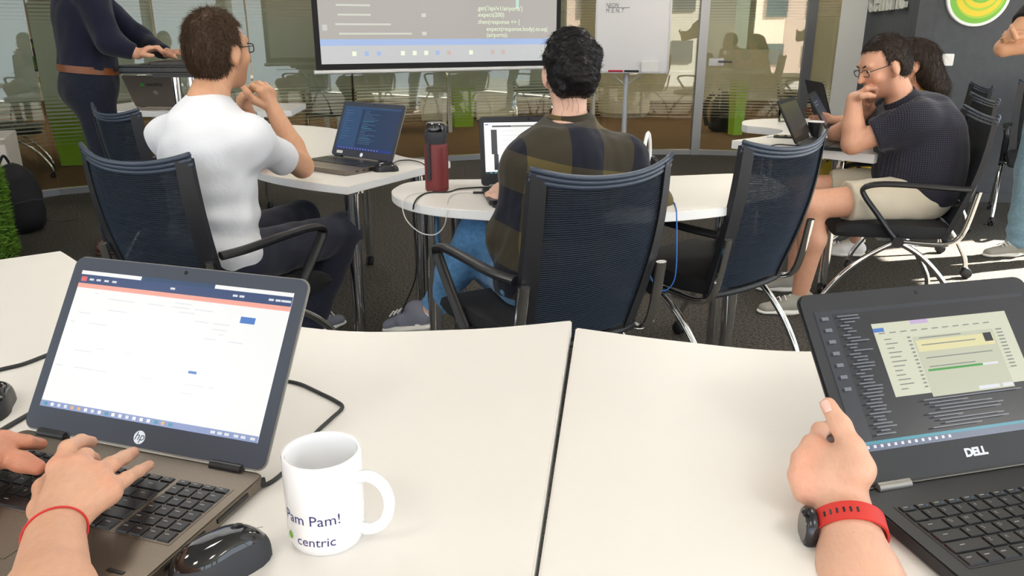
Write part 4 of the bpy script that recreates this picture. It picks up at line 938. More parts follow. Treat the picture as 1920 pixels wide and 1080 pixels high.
def glasses(parent, base, q, m='glasses'):
    b = B(); base = va(base)
    for d in (-1, 1):
        ring = [q(d*.033+.026*math.copysign(abs(math.cos(t))**.55, math.cos(t)), .098, .018+.0145*math.copysign(abs(math.sin(t))**.55, math.sin(t)))-base for t in np.linspace(0, 2*math.pi, 17)]; b.tube([Vector(p) for p in ring], .0018, 6, cap=False)
        b.tube([Vector(q(d*.060, .094, .024)-base), Vector(q(d*.080, .04, .022)-base), Vector(q(d*.084, -.012, .020)-base)], .0016, 6)
    b.tube([Vector(q(-.010, .101, .024)-base), Vector(q(.010, .101, .024)-base)], .0015, 6)
    return b.build('glasses', m, parent, smooth=True)
def shoe(parent, base, heel, toe, m, sole='sole_white', w=.042, h=.075, lace=True):
    heel, toe, base = va(heel), va(toe), va(base); d = unit(toe-heel); s = unit(np.cross(d, V(0, 0, 1))); u = np.cross(s, d); F = Fld(); A = [s, d, u]
    F.c(heel+u*.045, heel+d*.10+u*.045, w*.85, w*.95, .02); F.c(heel+d*.10+u*.04, toe-d*.04+u*.025, w*.98, w*.78, .02, u, .75); F.e(heel+d*.04+u*.075, V(w*.85, .052, .035), A, .02)
    zz = (heel+u*.004)
    vs, Q = F.mesh(.006, lambda x, y, z, F_: np.maximum(F_, -((x-zz[0])*u[0]+(y-zz[1])*u[1]+(z-zz[2])*u[2])))
    o = mkmesh('shoe', vs, Q, m, parent, base); G2 = Fld(); G2.c(heel+u*.012, heel+d*.11+u*.012, w*.95, w*1.04, .02, u, .34); G2.c(heel+d*.11+u*.012, toe-d*.035+u*.012, w*1.04, w*.85, .02, u, .36)
    vs, Q = G2.mesh(.006); mkmesh('sole', vs, Q, sole, o, base)
    if lace:
        b = B()
        for t in (.10, .125, .15, .175):
            p = heel+d*t+u*(.088-.16*(t-.1)); b.tube([Vector(p-s*w*.55-u*.014-base), Vector(p-base), Vector(p+s*w*.55-u*.014-base)], .0028, 6)
        b.build('laces', 'sock', o)
    return o
def person(base, label): return thing('person', base, 0, label, 'person')
def tone_plain(v): return np.ones((len(v), 3))
def tone_face(loc, stub=0.0, s=1.0):
    sm = lambda t: 1/(1+np.exp(-t/.005))
    def f(v):
        x, y, z = loc(v); C = np.ones((len(v), 3))
        b = (stub*sm(y-.008)*sm(-.032-z)*sm(z+.13)*sm(.09-np.abs(x))*sm(.125-y))[:, None]; C = C*(1-b)+b*V(.50, .44, .41)
        sb = (min(1, stub*1.3)*sm(.030-y)*sm(y-.006)*sm(.045-np.abs(z-.005))*sm(np.abs(x)-.05))[:, None]; C = C*(1-sb)+sb*V(.42, .34, .30)
        l = (np.exp(-((x/.024)**2+((z+.050)/.009)**2))*(y > .075)*(y < .12))[:, None]; C = C*(1-l)+l*V(.86, .58, .56)
        c = (.5*np.exp(-(((np.abs(x)-.045)/.022)**2+((z+.012)/.022)**2))*(y > .04)*(y < .12))[:, None]; return C*(1-c)+c*V(1.0, .86, .83)
    return f
mat('eye_white', srgb(232, 226, 220), .2); mat('iris', srgb(52, 38, 28), .2)
def face_parts(parent, base, q, hairm):
    base = va(base)
    for d in (-1, 1):
        c = q(d*.031, .079, .020)-base; f = unit(q(d*.031, 1.08, .0)-base-c); M = frame((0, 0, 0), unit(np.cross(f, V(.01, .02, 1))), f).to_3x3()
        B().lathe([(0, -.011), (.0075, -.008), (.0105, -.003), (.0108, .001), (.0090, .006), (.0055, .0094), (0, .011)], 16, c=Vector(c), axis=M).build('eye', 'eye_white', parent, smooth=True)
        B().lathe([(.0052, .0094), (.0050, .0104), (0, .0114)], 14, c=Vector(c), axis=M).build('iris', 'iris', parent, smooth=True)
        B().tube([Vector(q(d*.014, .0935, .042)-base), Vector(q(d*.032, .0925, .048)-base), Vector(q(d*.050, .080, .043)-base)], [.0028, .0032, .0018], 6, flat=(1.2, .8)).build('eyebrow', hairm, parent, smooth=True)
# ============================================================ people
Z = V(0, 0, 1)
def pd(px, py, Y): return va(PD(px, py, Y))
def pz(px, py, z): return va(P(px, py, z))
# ---- man in the white T-shirt
base = (-.98, 2.50, 0); pT = person(base, 'seated man in white T-shirt and glasses, chin on clasped hands, seen from behind')
fw = unit((.62, .78, 0)); rv = unit(np.cross(fw, Z))
pel = V(-.97, 2.47, .56); neck = pd(392, 178, 2.56); chest = pel*.38+neck*.62-fw*.02
shr = pd(462, 262, 2.46); shl = pd(322, 260, 2.68); elr = pd(566, 312, 2.84); wrr = pd(512, 205, 2.86)
ell = V(-1.02, 3.16, .775); wrl = pd(462, 208, 2.98)
hc = pd(411, 100, 2.60); hf = unit((.45, .89, -.02))
S = Fld(); torso(S, pel, chest, neck, rv, fw, .92, .95, shl=shl, shr=shr); S.c(neck, hc+V(0, 0, -.03), .054, .056, .03)
loc, q, A = head(S, hc, hf, Z, .97)
S.chain([shr, elr], [.046, .040], .02); S.chain([elr, elr*.65+wrr*.35, wrr], [.042, .043, .028], .015)
S.chain([shl, ell], [.050, .040], .02); S.chain([ell, ell*.65+wrl*.35, wrl], [.042, .042, .028], .015)
kn = [pd(*t) for t in ((474, 166, 2.86), (486, 160, 2.87), (499, 160, 2.88), (508, 166, 2.89))]
# right hand: knuckles folded over the left fist
hand(S, wrr, [pd(486, 170, 2.82), pd(497, 167, 2.84), pd(506, 169, 2.87), pd(512, 175, 2.89)],
     [[pd(474, 160, 2.85), pd(466, 164, 2.88), pd(462, 172, 2.91)], [pd(486, 156, 2.87), pd(476, 157, 2.91), pd(470, 166, 2.93)], [pd(497, 158, 2.90), pd(488, 158, 2.94), pd(482, 166, 2.95)], [pd(505, 166, 2.92), pd(497, 165, 2.96), pd(492, 172, 2.96)]],
     [pd(476, 188, 2.82), pd(464, 174, 2.80), pd(455, 163, 2.80)], .0092)
hand(S, wrl, [pd(450, 186, 2.93), pd(456, 180, 2.95), pd(462, 176, 2.97), pd(468, 176, 2.99)],
     [[pd(456, 176, 2.88), pd(468, 178, 2.86), pd(474, 184, 2.86)], [pd(466, 168, 2.90), pd(482, 164, 2.86), pd(490, 170, 2.825)], [pd(474, 163, 2.92), pd(490, 158, 2.87), pd(500, 166, 2.835)], [pd(482, 162, 2.95), pd(500, 160, 2.89), pd(508, 170, 2.86)]],
     [pd(452, 194, 2.92), pd(458, 184, 2.88), pd(466, 176, 2.86)], .0092)
vs, Q = S.mesh(.0052); mkmesh('body', vs, Q, 'skin_tan', pT, base, tone_face(loc, .6), relax=1); face_parts(pT, base, q, 'hair_brown')
T = Fld(); torso(T, pel-Z*.01, chest, neck-Z*.03, rv, fw, 1.06, 1.0, shl=shl, shr=shr, g=.014)
T.c(shr, shr*.36+elr*.64, .054, .060, .06); T.c(shl, shl*.4+ell*.6, .044, .054, .07)
ax_r = unit(elr-shr); ax_l = unit(ell-shl); cutr = shr*.38+elr*.62; cutl = shl*.38+ell*.62; un = unit(neck-chest+Z*.3)
def modT(x, y, z, F):
    F = F+.007*wob(x, y, z*.6, .11)+.005*wob(x*.5, y*.5, z, .045, 4)*(z < 1.0)+.006*np.sin(((z-.62)*60+8*(x+.9)))*np.exp(-((z-.66)/.10)**2)
    def half(c, n): return (x-c[0])*n[0]+(y-c[1])*n[1]+(z-c[2])*n[2]
    nr = np.maximum(half(cutr, ax_r), .0-np.minimum(1, 0)); nearR = np.sqrt((x-cutr[0])**2+(y-cutr[1])**2+(z-cutr[2])**2) < .16; F = np.where(nearR, np.maximum(F, half(cutr, ax_r)), F)
    nearL = np.sqrt((x-cutl[0])**2+(y-cutl[1])**2+(z-cutl[2])**2) < .16; F = np.where(nearL, np.maximum(F, half(cutl, ax_l)), F)
    nk = neck+un*.004; F = np.maximum(F, np.where(np.sqrt((x-nk[0])**2+(y-nk[1])**2+(z-nk[2])**2) < .14, half(nk, un), -1))
    return np.maximum(F, .50-z)
vs, Q = T.mesh(.0065, modT); mkmesh('t_shirt', vs, Q, 'shirt_white', pT, base)
L_ = Fld(); L_.e(pel-Z*.02, V(.175, .15, .10), [rv, fw, Z], .05); hr = pel+rv*.09-Z*.02; hl = pel-rv*.09-Z*.02
knr = V(-.645, 2.88, .525); knl = V(-.86, 3.08, .53); anr = V(-.80, 2.66, .12); anl = V(-.88, 3.12, .12)
for h_, k_, a_ in ((hr, knr, anr), (hl, knl, anl)): L_.chain([h_+fw*.03, k_], [.092, .070], .05); L_.chain([k_, a_], [.070, .056], .03)
vs, Q = L_.mesh(.008, fold(.005, .09)); mkmesh('trousers', vs, Q, 'navy_chino', pT, base)
for a_ in (anr, anl): shoe(pT, base, V(a_[0], a_[1], 0)-fw*.05, V(a_[0], a_[1], 0)+fw*.2, 'shoe_grey')
hv, hQ = hair_cap(hc, A, .97, .015, nape=-.078, amp=.003, wl=.028)
mkmesh('hair', hv, hQ, 'hair_brown', pT, base, relax=1); cro = q(0, -.07, .10)
strands('hair_strands', hv, hQ, 'hair_brown', pT, base, lambda p, n: (p-cro)*3+V(0, 0, -.35), .022, 6500, .0008, .22, seed=2)
glasses(pT, base, q)
bl = B()
for k in range(22):
    w_ = 2*math.pi*k/22; ax = unit(wrl-ell); s1 = unit(np.cross(ax, Z)); s2 = np.cross(ax, s1); c_ = wrl-ax*.03+(s1*math.cos(w_)+s2*math.sin(w_))*.033-va(base); bl.lathe([(0, -.003), (.003, 0), (0, .003)], 6, c=c_)
bl.build('bead_bracelet', 'black_plastic', pT)

# ---- person in the plaid shirt
base = (.12, 2.30, 0); pC = person(base, 'seated person in olive plaid shirt and blue jeans with dark hair pinned up')
fw = unit((-.40, .92, 0)); rv = unit(np.cross(fw, Z)); pel = V(.115, 2.29, .56); neck = pd(1068, 228, 2.42); chest = pel*.40+neck*.60
shl = pd(992, 312, 2.35); shr = pd(1166, 300, 2.44); ell = pd(945, 452, 2.33); wrl = pd(934, 378, 2.46); elr = pd(1224, 380, 2.46); wrr = V(.20, 2.60, .775)
hc = pd(1070, 142, 2.44); hf = unit((-.12, .98, -.18))
S = Fld(); torso(S, pel, chest, neck, rv, fw, .86, .88, shl=shl, shr=shr); S.c(neck-Z*.02, hc+V(0, -.005, -.03), .050, .050, .03); loc, q, A = head(S, hc, hf, Z, .98)
S.chain([shl, ell], [.045, .036], .02); S.chain([ell, wrl], [.038, .024], .015); S.chain([shr, elr], [.045, .036], .02); S.chain([elr, wrr], [.038, .024], .015)
hand(S, wrl, [pd(920, 364, 2.50), pd(926, 358, 2.53), pd(933, 354, 2.54), pd(938, 354, 2.54)], [[pd(922, 358, 2.54), pd(918, 360, 2.56)], [pd(928, 350, 2.56), pd(926, 350, 2.59)], [pd(934, 346, 2.57), pd(932, 346, 2.60)], [pd(940, 348, 2.57), pd(939, 347, 2.59)]], [pd(925, 372, 2.48), pd(917, 366, 2.49), pd(912, 364, 2.51)], .0078)
hand(S, wrr, [wrr+V(-.05, .06, .0), wrr+V(-.035, .075, .005), wrr+V(-.015, .08, .005), wrr+V(.005, .075, 0)], [[wrr+V(-.07, .085, -.005), wrr+V(-.08, .10, -.02)], [wrr+V(-.05, .11, 0), wrr+V(-.055, .125, -.02)], [wrr+V(-.025, .115, 0), wrr+V(-.03, .13, -.02)], [wrr+V(.005, .105, -.005), wrr+V(.005, .118, -.02)]], [wrr+V(-.045, .02, -.005), wrr+V(-.07, .045, -.012), wrr+V(-.08, .065, -.02)], .0078)
ank0 = pd(806, 586, 2.60); knX = V(-.115, 2.53, .605)
S.chain([knX, ank0], [.05, .034], .02); vs, Q = S.mesh(.0052); mkmesh('body', vs, Q, 'skin_light', pC, base, tone_face(loc), relax=1); face_parts(pC, base, q, 'hair_black')
T = Fld(); torso(T, pel-Z*.02, chest, neck-Z*.02, rv, fw, .96, 1.0, shl=shl, shr=shr, g=.018); T.e(pel-Z*.04, V(.158, .14, .12), [rv, fw, Z], .06)
T.c(neck-Z*.05, neck+Z*.005, .075, .056, .03)
T.chain([shl, ell], [.060, .054], .04); T.chain([ell, ell*.25+wrl*.75], [.054, .042], .03); T.chain([shr, elr], [.060, .056], .04); T.chain([elr, elr*.3+wrr*.7], [.058, .044], .03); T.c(chest, neck, .09, .06, .05)
nk = neck+Z*.022; wl_ = ell*.25+wrl*.75; nl_ = unit(wrl-ell)
def modC(x, y, z, F):
    F = F+.005*wob(x, y, z, .12, 2)+.0025*wob(x, y, z, .045, 3); un = unit((-.05, -.25, 1)); d = (x-nk[0])*un[0]+(y-nk[1])*un[1]+(z-nk[2])*un[2]; near = np.sqrt((x-nk[0])**2+(y-nk[1])**2) < .12
    F = np.where(near, np.maximum(F, d), F); dl2 = (x-wl_[0])*nl_[0]+(y-wl_[1])*nl_[1]+(z-wl_[2])*nl_[2]; n2 = np.sqrt((x-wl_[0])**2+(y-wl_[1])**2+(z-wl_[2])**2) < .09; F = np.where(n2, np.maximum(F, dl2), F)
    return np.maximum(F, .49-z)
vs, Q = T.mesh(.0065, modC); mkmesh('plaid_shirt', vs, Q, 'plaid', pC, base)
sl = B(); 
L_ = Fld(); L_.e(pel-Z*.03, V(.16, .14, .095), [rv, fw, Z], .05); hl = pel-rv*.085-Z*.03; hr = pel+rv*.085-Z*.03
kn2 = pd(918, 498, 2.66); an2 = V(.05, 2.82, .12); shin_end = knX*.08+ank0*.92
L_.chain([hr, hr*.4+knX*.6+Z*.02, knX], [.088, .078, .066], .04); L_.chain([knX, knX*.5+shin_end*.5+V(-.005, -.01, 0), shin_end], [.066, .060, .043], .03)
L_.chain([hl, kn2], [.086, .066], .04); L_.chain([kn2, an2], [.062, .045], .03)
nk2 = unit(ank0-knX); ce = shin_end
vs, Q = L_.mesh(.007, lambda x, y, z, F: np.where(np.sqrt((x-ce[0])**2+(y-ce[1])**2+(z-ce[2])**2) < .1, np.maximum(F+.002*wob(x, y, z, .05), (x-ce[0])*nk2[0]+(y-ce[1])*nk2[1]+(z-ce[2])*nk2[2]), F+.004*wob(x, y, z, .08, 1)))
jo = mkmesh('jeans', vs, Q, 'jeans_blue', pC, base)
# seam along the crossed leg
mat('seam', srgb(176, 186, 196), .8)
side = unit(pd(860, 470, 2.4)-pd(900, 480, 2.4)); cdir = unit(-(knX-V(0, 0, CAM_H)))
pts = []
for t in np.linspace(0, 1, 12): pts.append(knX*(1-t)+shin_end*t+cdir*(.066*(1-t)+.045*t)*.97+V(-.005, -.01, 0)*(1-abs(2*t-1))+side*.012)
B().tube([Vector(p-va(base)) for p in pts], .0022, 6).build('seam', 'seam', jo)
B().tube([Vector(p-va(base)) for p in [shin_end+(unit(np.cross(nk2, V(0, 0, 1)))*math.cos(w)+np.cross(nk2, unit(np.cross(nk2, V(0, 0, 1))))*math.sin(w))*.0445-nk2*.004 for w in np.linspace(0, 2*math.pi, 20)]], .0035, 6).build('cuff', 'jeans_blue', jo, smooth=True)
sk = Fld(); sk.c(ank0+nk2*.005, ank0+nk2*.045, .038, .040, .01); vs, Q = sk.mesh(.006); mkmesh('sock', vs, Q, 'sock', pC, base)
shd = unit(V(-.62, .55, -.25)); s0 = ank0+nk2*.085-shd*.05; shoe(pC, base, s0, s0+shd*.25, 'shoe_grey'); shoe(pC, base, V(an2[0]+.02, an2[1]-.05, 0), V(an2[0]-.08, an2[1]+.17, 0), 'shoe_grey')
def bun(H_, q):
    H_.e(q(.008, -.098, -.005), V(.056, .042, .055), A, .015)
    rs = np.random.RandomState(3)
    for i in range(16): H_.e(q(rs.uniform(-.06, .065), rs.uniform(-.10, -.07), rs.uniform(-.06, .04)), V(.018, .016, .018), None, .012)
    for i in range(14): t = rs.uniform(0, 6.28); H_.e(q(.07*math.cos(t), -.02+rs.uniform(-.05, .03), .04+.075*abs(math.sin(t))), V(.02, .022, .018), None, .018)
hv, hQ = hair_cap(hc, A, .98, .014, nape=-.072, amp=.0055, wl=.024, extra=bun); mkmesh('hair', hv, hQ, 'hair_black', pC, base, relax=1); bc = q(.008, -.11, -.005)
strands('hair_strands', hv, hQ, 'hair_black', pC, base, lambda p, n: (bc-p)*5+np.cross(n, V(.3, .2, .6))*.8, .022, 1900, .0009, .08, curl=.003, seed=4)
b = B(); rs = np.random.RandomState(8)
for i in range(5):
    p0 = q(rs.uniform(-.05, .05), -.065, rs.uniform(-.075, -.055)); pts = [p0]
    for k in range(6): pts.append(pts[-1]+V(rs.uniform(-.003, .003)+.003*math.sin(k), -.002, -.009))
    b.tube([Vector(p-va(base)) for p in pts], .0004, 4)
o = b.build('loose_hairs', 'hair_black', pC); o['kind'] = 'stuff'; glasses(pC, base, q)

def collar(parent, base, c, up, r1, r2, m, h=.020, t=.004, open_at=None):
    c, up = va(c), unit(up); a = unit(np.cross(up, V(0, 1, .1))); b_ = np.cross(up, a); vv = []; N = 36
    for i in range(N+1):
        w = 2*math.pi*i/N; d_ = a*math.cos(w)*r1+b_*math.sin(w)*r2; n_ = unit(d_)
        for hh_, g_ in ((-h, .010), (h*.9, .0), (h, t), (-h*1.1, .010+t*2.2)): vv.append(Vector(c+d_+n_*g_+up*hh_-va(base)))
    return B().add(vv, [(i*4+k, i*4+(k+1) % 4, (i+1)*4+(k+1) % 4, (i+1)*4+k) for i in range(N) for k in range(4)]).build('collar', m, parent, smooth='auto')
collar(pC, base, neck+Z*.006, (-.05, -.16, 1), .062, .062, 'plaid', .028)
# ---- man in the dotted navy shirt and shorts
base = (1.80, 3.50, 0); pR = person(base, 'seated man in dotted navy shirt and beige shorts resting his chin on his hand')
fw = unit((-.98, -.10, 0)); rv = unit(np.cross(fw, Z)); pel = V(1.83, 3.50, .57); neck = pd(1692, 192, 3.52); chest = pel*.40+neck*.60+V(.07, 0, .0)
shl = pd(1712, 226, 3.40); shr = neck+V(.04, .18, -.07); ell = V(1.515, 3.47, .778); wrl = pd(1601, 186, 3.50); elr = V(1.60, 3.84, .775); wrr = pd(1630, 205, 3.66)
hc = pd(1657, 128, 3.53); hf = unit((-.93, -.10, -.40)); hu = unit((-.36, 0, .93))
S = Fld(); torso(S, pel, chest, neck-Z*.012, rv, fw, .90, .95, shl=shl*.97+neck*.03, shr=shr); S.c(neck, hc-va(hu)*.03+V(.02, 0, 0), .060, .060, .03); loc, q, A = head(S, hc, hf, hu, 1.02)
S.chain([shl, ell], [.054, .046], .02); S.chain([ell, ell*.6+wrl*.4, wrl], [.047, .047, .031], .015); S.chain([shr, elr], [.054, .046], .02); S.chain([elr, wrr], [.045, .030], .015)
hand(S, wrl, [pd(1625, 166, 3.46), pd(1628, 165, 3.48), pd(1630, 167, 3.50), pd(1630, 172, 3.52)], [[pd(1640, 166, 3.47), pd(1640, 178, 3.49), pd(1630, 184, 3.50)], [pd(1643, 168, 3.49), pd(1643, 180, 3.51), pd(1632, 186, 3.52)], [pd(1642, 172, 3.51), pd(1642, 184, 3.53), pd(1632, 189, 3.54)], [pd(1640, 178, 3.54), pd(1638, 188, 3.55), pd(1630, 191, 3.55)]], [pd(1616, 180, 3.44), pd(1628, 178, 3.43), pd(1639, 180, 3.43)], .0095, palm=.018)
hand(S, wrr, [pd(1622, 190, 3.62), pd(1626, 188, 3.64), pd(1630, 188, 3.66), pd(1634, 190, 3.68)], [[pd(1622, 182, 3.60), pd(1620, 196, 3.59)], [pd(1627, 182, 3.61), pd(1627, 198, 3.60)], [pd(1632, 182, 3.63), pd(1633, 196, 3.62)], [pd(1636, 184, 3.65), pd(1637, 194, 3.64)]], [pd(1624, 200, 3.62), pd(1630, 194, 3.59), pd(1634, 188, 3.58)], .009)
hpl = pel-rv*.09-Z*.02; hpr = pel+rv*.09-Z*.02; knl = V(1.315, 3.37, .525); knr = V(1.38, 3.70, .53); anl = V(1.345, 3.42, .10); anr = V(1.44, 3.76, .10)
for k_, h_, a_ in ((knl, hpl, anl), (knr, hpr, anr)): S.chain([h_, k_], [.080, .062], .04); S.chain([k_, k_*.62+a_*.38+V(.03, 0, 0), a_], [.060, .058, .038], .03)
vs, Q = S.mesh(.0055); mkmesh('body', vs, Q, 'skin', pR, base, tone_face(loc, .75), relax=1); face_parts(pR, base, q, 'hair_dark')
T = Fld(); torso(T, pel-Z*.01, chest, neck-Z*.02, rv, fw, 1.08, 1.22, shl=shl, shr=shr, g=.020); T.e(pel*.6+chest*.4-fw*.02, V(.19, .17, .2), [rv, fw, Z], .08); T.c(neck-Z*.04, neck+V(-.012, 0, .01), .082, .062, .04)
cl = shl*.36+ell*.64; T.c(shl, cl+unit(ell-shl)*.03, .072, .076, .06); cr_ = shr*.42+elr*.58; T.c(shr, cr_+unit(elr-shr)*.03, .07, .072, .06); nL = unit(ell-shl); nR = unit(elr-shr); nk = neck+Z*.012; un = unit(hc-neck)
def modR(x, y, z, F):
    F = F+.005*wob(x, y, z, .13, 3)+.003*wob(x, y, z, .06, 6)
    hf_ = lambda c, n: (x-c[0])*n[0]+(y-c[1])*n[1]+(z-c[2])*n[2]; ds = lambda c: np.sqrt((x-c[0])**2+(y-c[1])**2+(z-c[2])**2)
    for c, n in ((cl, nL), (cr_, nR)): F = np.where(ds(c) < .14, np.maximum(F, hf_(c, n)), F)
    F = np.where(ds(nk) < .15, np.maximum(F, hf_(nk, un)), F); return np.maximum(F, .52-z)
vs, Q = T.mesh(.007, modR); mkmesh('dotted_shirt', vs, Q, 'dot_shirt', pR, base)
collar(pR, base, neck+un*.008, un, .066, .066, 'dot_shirt', .028)
L_ = Fld(); L_.e(pel-Z*.03, V(.18, .165, .10), [rv, fw, Z], .05)
for h_, k_ in ((hpl, knl), (hpr, knr)): L_.chain([h_, h_*.26+k_*.74], [.104, .090], .05)
def modS(x, y, z, F):
    F = F+.005*wob(x, y, z, .08, 5)
    for h_, k_ in ((hpl, knl), (hpr, knr)):
        c = h_*.32+k_*.68; n = unit(k_-h_); F = np.where(np.sqrt((x-c[0])**2+(y-c[1])**2+(z-c[2])**2) < .16, np.maximum(F, (x-c[0])*n[0]+(y-c[1])*n[1]+(z-c[2])*n[2]), F)
    return F
vs, Q = L_.mesh(.007, modS); mkmesh('shorts', vs, Q, 'shorts_beige', pR, base)
for a_ in (anl, anr): shoe(pR, base, V(a_[0]+.05, a_[1], 0), V(a_[0]-.20, a_[1]-.02, 0), 'sneaker_grey')
hv, hQ = hair_cap(hc, A, 1.02, .012, nape=-.055, amp=.003, wl=.025); mkmesh('hair', hv, hQ, 'hair_dark', pR, base, relax=1); cro = q(0, -.06, .10)
strands('hair_strands', hv, hQ, 'hair_dark', pR, base, lambda p, n: (p-cro)*3+V(-.1, 0, -.25), .018, 4200, .0008, .25, seed=6); glasses(pR, base, q)

# ---- woman in yellow behind him
base = (2.22, 4.26, 0); pW = person(base, 'long-haired woman in a yellow patterned dress, mostly hidden by the man in shorts')
fw = unit((-.97, -.15, 0)); rv = unit(np.cross(fw, Z)); pel = V(2.26, 4.26, .56); neck = pd(1716, 185, 4.25); chest = pel*.33+neck*.67; hc = pd(1706, 122, 4.22); hf = unit((-.9, .2, -.3)); hu = unit((-.3, 0, .95))
shl = neck-rv*.16-Z*.05; shr = neck+rv*.16-Z*.05; ell = V(1.93, 4.12, .78); wrl = pd(1628, 205, 4.05); elr = V(1.95, 4.40, .78); wrr = V(1.80, 4.42, .78)
S = Fld(); torso(S, pel, chest, neck, rv, fw, .84, .86, shl=shl, shr=shr); S.c(neck, hc-Z*.03, .048, .05, .03); loc, q, A = head(S, hc, hf, hu, .97)
S.chain([shl, ell], [.042, .035], .02); S.chain([ell, wrl], [.036, .024], .015); S.chain([shr, elr], [.042, .035], .02); S.chain([elr, wrr], [.036, .024], .015)
for w_, dd in ((wrl, V(.0, .0, .07)), (wrr, V(-.07, .0, -.005))):
    sd_ = unit(np.cross(dd, V(.3, .9, .1))); hand(S, w_, [w_+dd+sd_*o for o in (-.028, -.01, .01, .027)], [[w_+dd*1.5+sd_*o*1.1, w_+dd*1.9+sd_*o*1.1+V(.0, 0, -.006)] for o in (-.028, -.01, .01, .027)], [w_+dd*.4-sd_*.03, w_+dd*.9-sd_*.045], .0078)
hpl = pel-rv*.08-Z*.03; hpr = pel+rv*.08-Z*.03; knl = V(1.86, 4.14, .52); knr = V(1.86, 4.36, .52); anl = V(2.00, 4.36, .11); anr = V(1.86, 4.50, .11)
for k_, h_, a_ in ((knl, hpl, anl), (knr, hpr, anr)): S.chain([h_, k_], [.07, .055], .04); S.chain([k_, a_], [.052, .034], .03)
vs, Q = S.mesh(.007); mkmesh('body', vs, Q, 'skin', pW, base, tone_face(loc)); face_parts(pW, base, q, 'hair_dark')
T = Fld(); torso(T, pel, chest, neck-Z*.03, rv, fw, .9, .95, shl=shl, shr=shr, g=.014); T.e(pel-Z*.02, V(.19, .16, .12), [rv, fw, Z], .05)
for k_, h_, a_ in ((knl, hpl, anl), (knr, hpr, anr)): T.chain([h_, k_], [.10, .095], .06); T.chain([k_, k_*.45+a_*.55], [.095, .12], .05)
vs, Q = T.mesh(.008, fold(.008, .08, 2)); mkmesh('dress', vs, Q, 'dress_yellow', pW, base)
shoe(pW, base, V(2.04, 4.375, 0), V(1.83, 4.42, 0), 'shoe_white', w=.040); shoe(pW, base, V(1.92, 4.52, 0), V(1.68, 4.50, 0), 'shoe_white', w=.040)
def longh(H_, q): H_.c(q(0, -.07, .02), q(.0, -.115, -.16), .075, .06, .04); H_.c(q(.05, -.05, .0), q(.06, -.09, -.15), .045, .035, .03); H_.c(q(-.05, -.05, .0), q(-.06, -.09, -.15), .045, .035, .03)
hv, hQ = hair_cap(hc, A, .97, .016, nape=-.22, amp=.003, wl=.04, extra=longh); mkmesh('hair', hv, hQ, 'hair_dark', pW, base)
strands('hair_strands', hv, hQ, 'hair_dark', pW, base, lambda p, n: V(.02, 0, -1)+0*p, .06, 2500, .0009, .1, seed=9)

# ---- man standing on the left
base = (-2.40, 4.52, 0); pL = person(base, 'man standing at the high desk in navy sweater, dark jeans and brown belt')
fw = unit((.86, .5, 0)); rv = unit(np.cross(fw, Z)); pel = V(-2.385, 4.52, .99); chest = pel+V(.02, 0, .34); neck = pel+V(.045, .02, .56); hc = neck+V(.06, .03, .14)
shr = neck+rv*.20-Z*.07; shl = neck-rv*.20-Z*.07; elr = pd(205, 78, 4.36)+V(0, 0, 0); wrr = pd(258, 101, 4.40); ell = V(-2.22, 4.86, 1.20); wrl = V(-2.02, 4.72, 1.135)
S = Fld(); torso(S, pel, chest, neck, rv, fw, 1.0, 1.1, shl=shl, shr=shr); S.c(neck, hc-Z*.03, .06, .06, .03); loc, q, A = head(S, hc, unit((.9, .35, -.3)), unit((.3, .1, .95)), 1.02)
S.chain([shr, elr], [.055, .045], .02); S.chain([elr, wrr], [.045, .03], .015); S.chain([shl, ell], [.055, .045], .02); S.chain([ell, wrl], [.045, .03], .015)
hand(S, wrr, [pd(276, 91, 4.38), pd(280, 90, 4.42), pd(283, 91, 4.45), pd(284, 93, 4.48)], [[pd(293, 88, 4.39), pd(303, 96, 4.40)], [pd(297, 88, 4.43), pd(308, 97, 4.44)], [pd(298, 90, 4.47), pd(309, 99, 4.48)], [pd(296, 94, 4.50), pd(305, 101, 4.51)]], [pd(268, 101, 4.37), pd(278, 104, 4.36), pd(287, 104, 4.37)], .0098, palm=.018)
hand(S, wrl, [wrl+V(.07, -.03, .0), wrl+V(.075, -.015, .005), wrl+V(.075, .0, .005), wrl+V(.07, .015, 0)], [[wrl+V(.11, -.035, -.01), wrl+V(.13, -.035, -.035)], [wrl+V(.12, -.02, -.01), wrl+V(.14, -.02, -.035)], [wrl+V(.118, .0, -.01), wrl+V(.138, .0, -.035)], [wrl+V(.105, .018, -.01), wrl+V(.12, .02, -.035)]], [wrl+V(.03, -.035, -.01), wrl+V(.06, -.05, -.02), wrl+V(.08, -.055, -.03)], .0095)
vs, Q = S.mesh(.006); mkmesh('body', vs, Q, 'skin', pL, base, tone_face(loc, .3)); face_parts(pL, base, q, 'hair_dark')
T = Fld(); torso(T, pel+Z*.04, chest, neck-Z*.03, rv, fw, 1.06, 1.15, shl=shl, shr=shr, g=.02); T.chain([shr, elr], [.078, .066], .05); T.chain([elr, elr*.12+wrr*.88], [.064, .045], .04); T.chain([shl, ell], [.078, .066], .05); T.chain([ell, ell*.12+wrl*.88], [.064, .045], .04)
cR, nR = elr*.12+wrr*.88, unit(wrr-elr)
def modL(x, y, z, F):
    F = F+.006*wob(x, y, z, .15, 1)+.004*wob(x, y, z, .07, 7); F = np.where(np.sqrt((x-cR[0])**2+(y-cR[1])**2+(z-cR[2])**2) < .09, np.maximum(F, (x-cR[0])*nR[0]+(y-cR[1])*nR[1]+(z-cR[2])*nR[2]), F)
    ins = np.sqrt((x-pel[0])**2+(y-pel[1])**2) < .28; return np.where(ins, np.maximum(F, 1.055-.16*((x-pel[0])*fw[0]+(y-pel[1])*fw[1])-z), F)
vs, Q = T.mesh(.008, modL); mkmesh('sweater', vs, Q, 'knit_navy', pL, base)
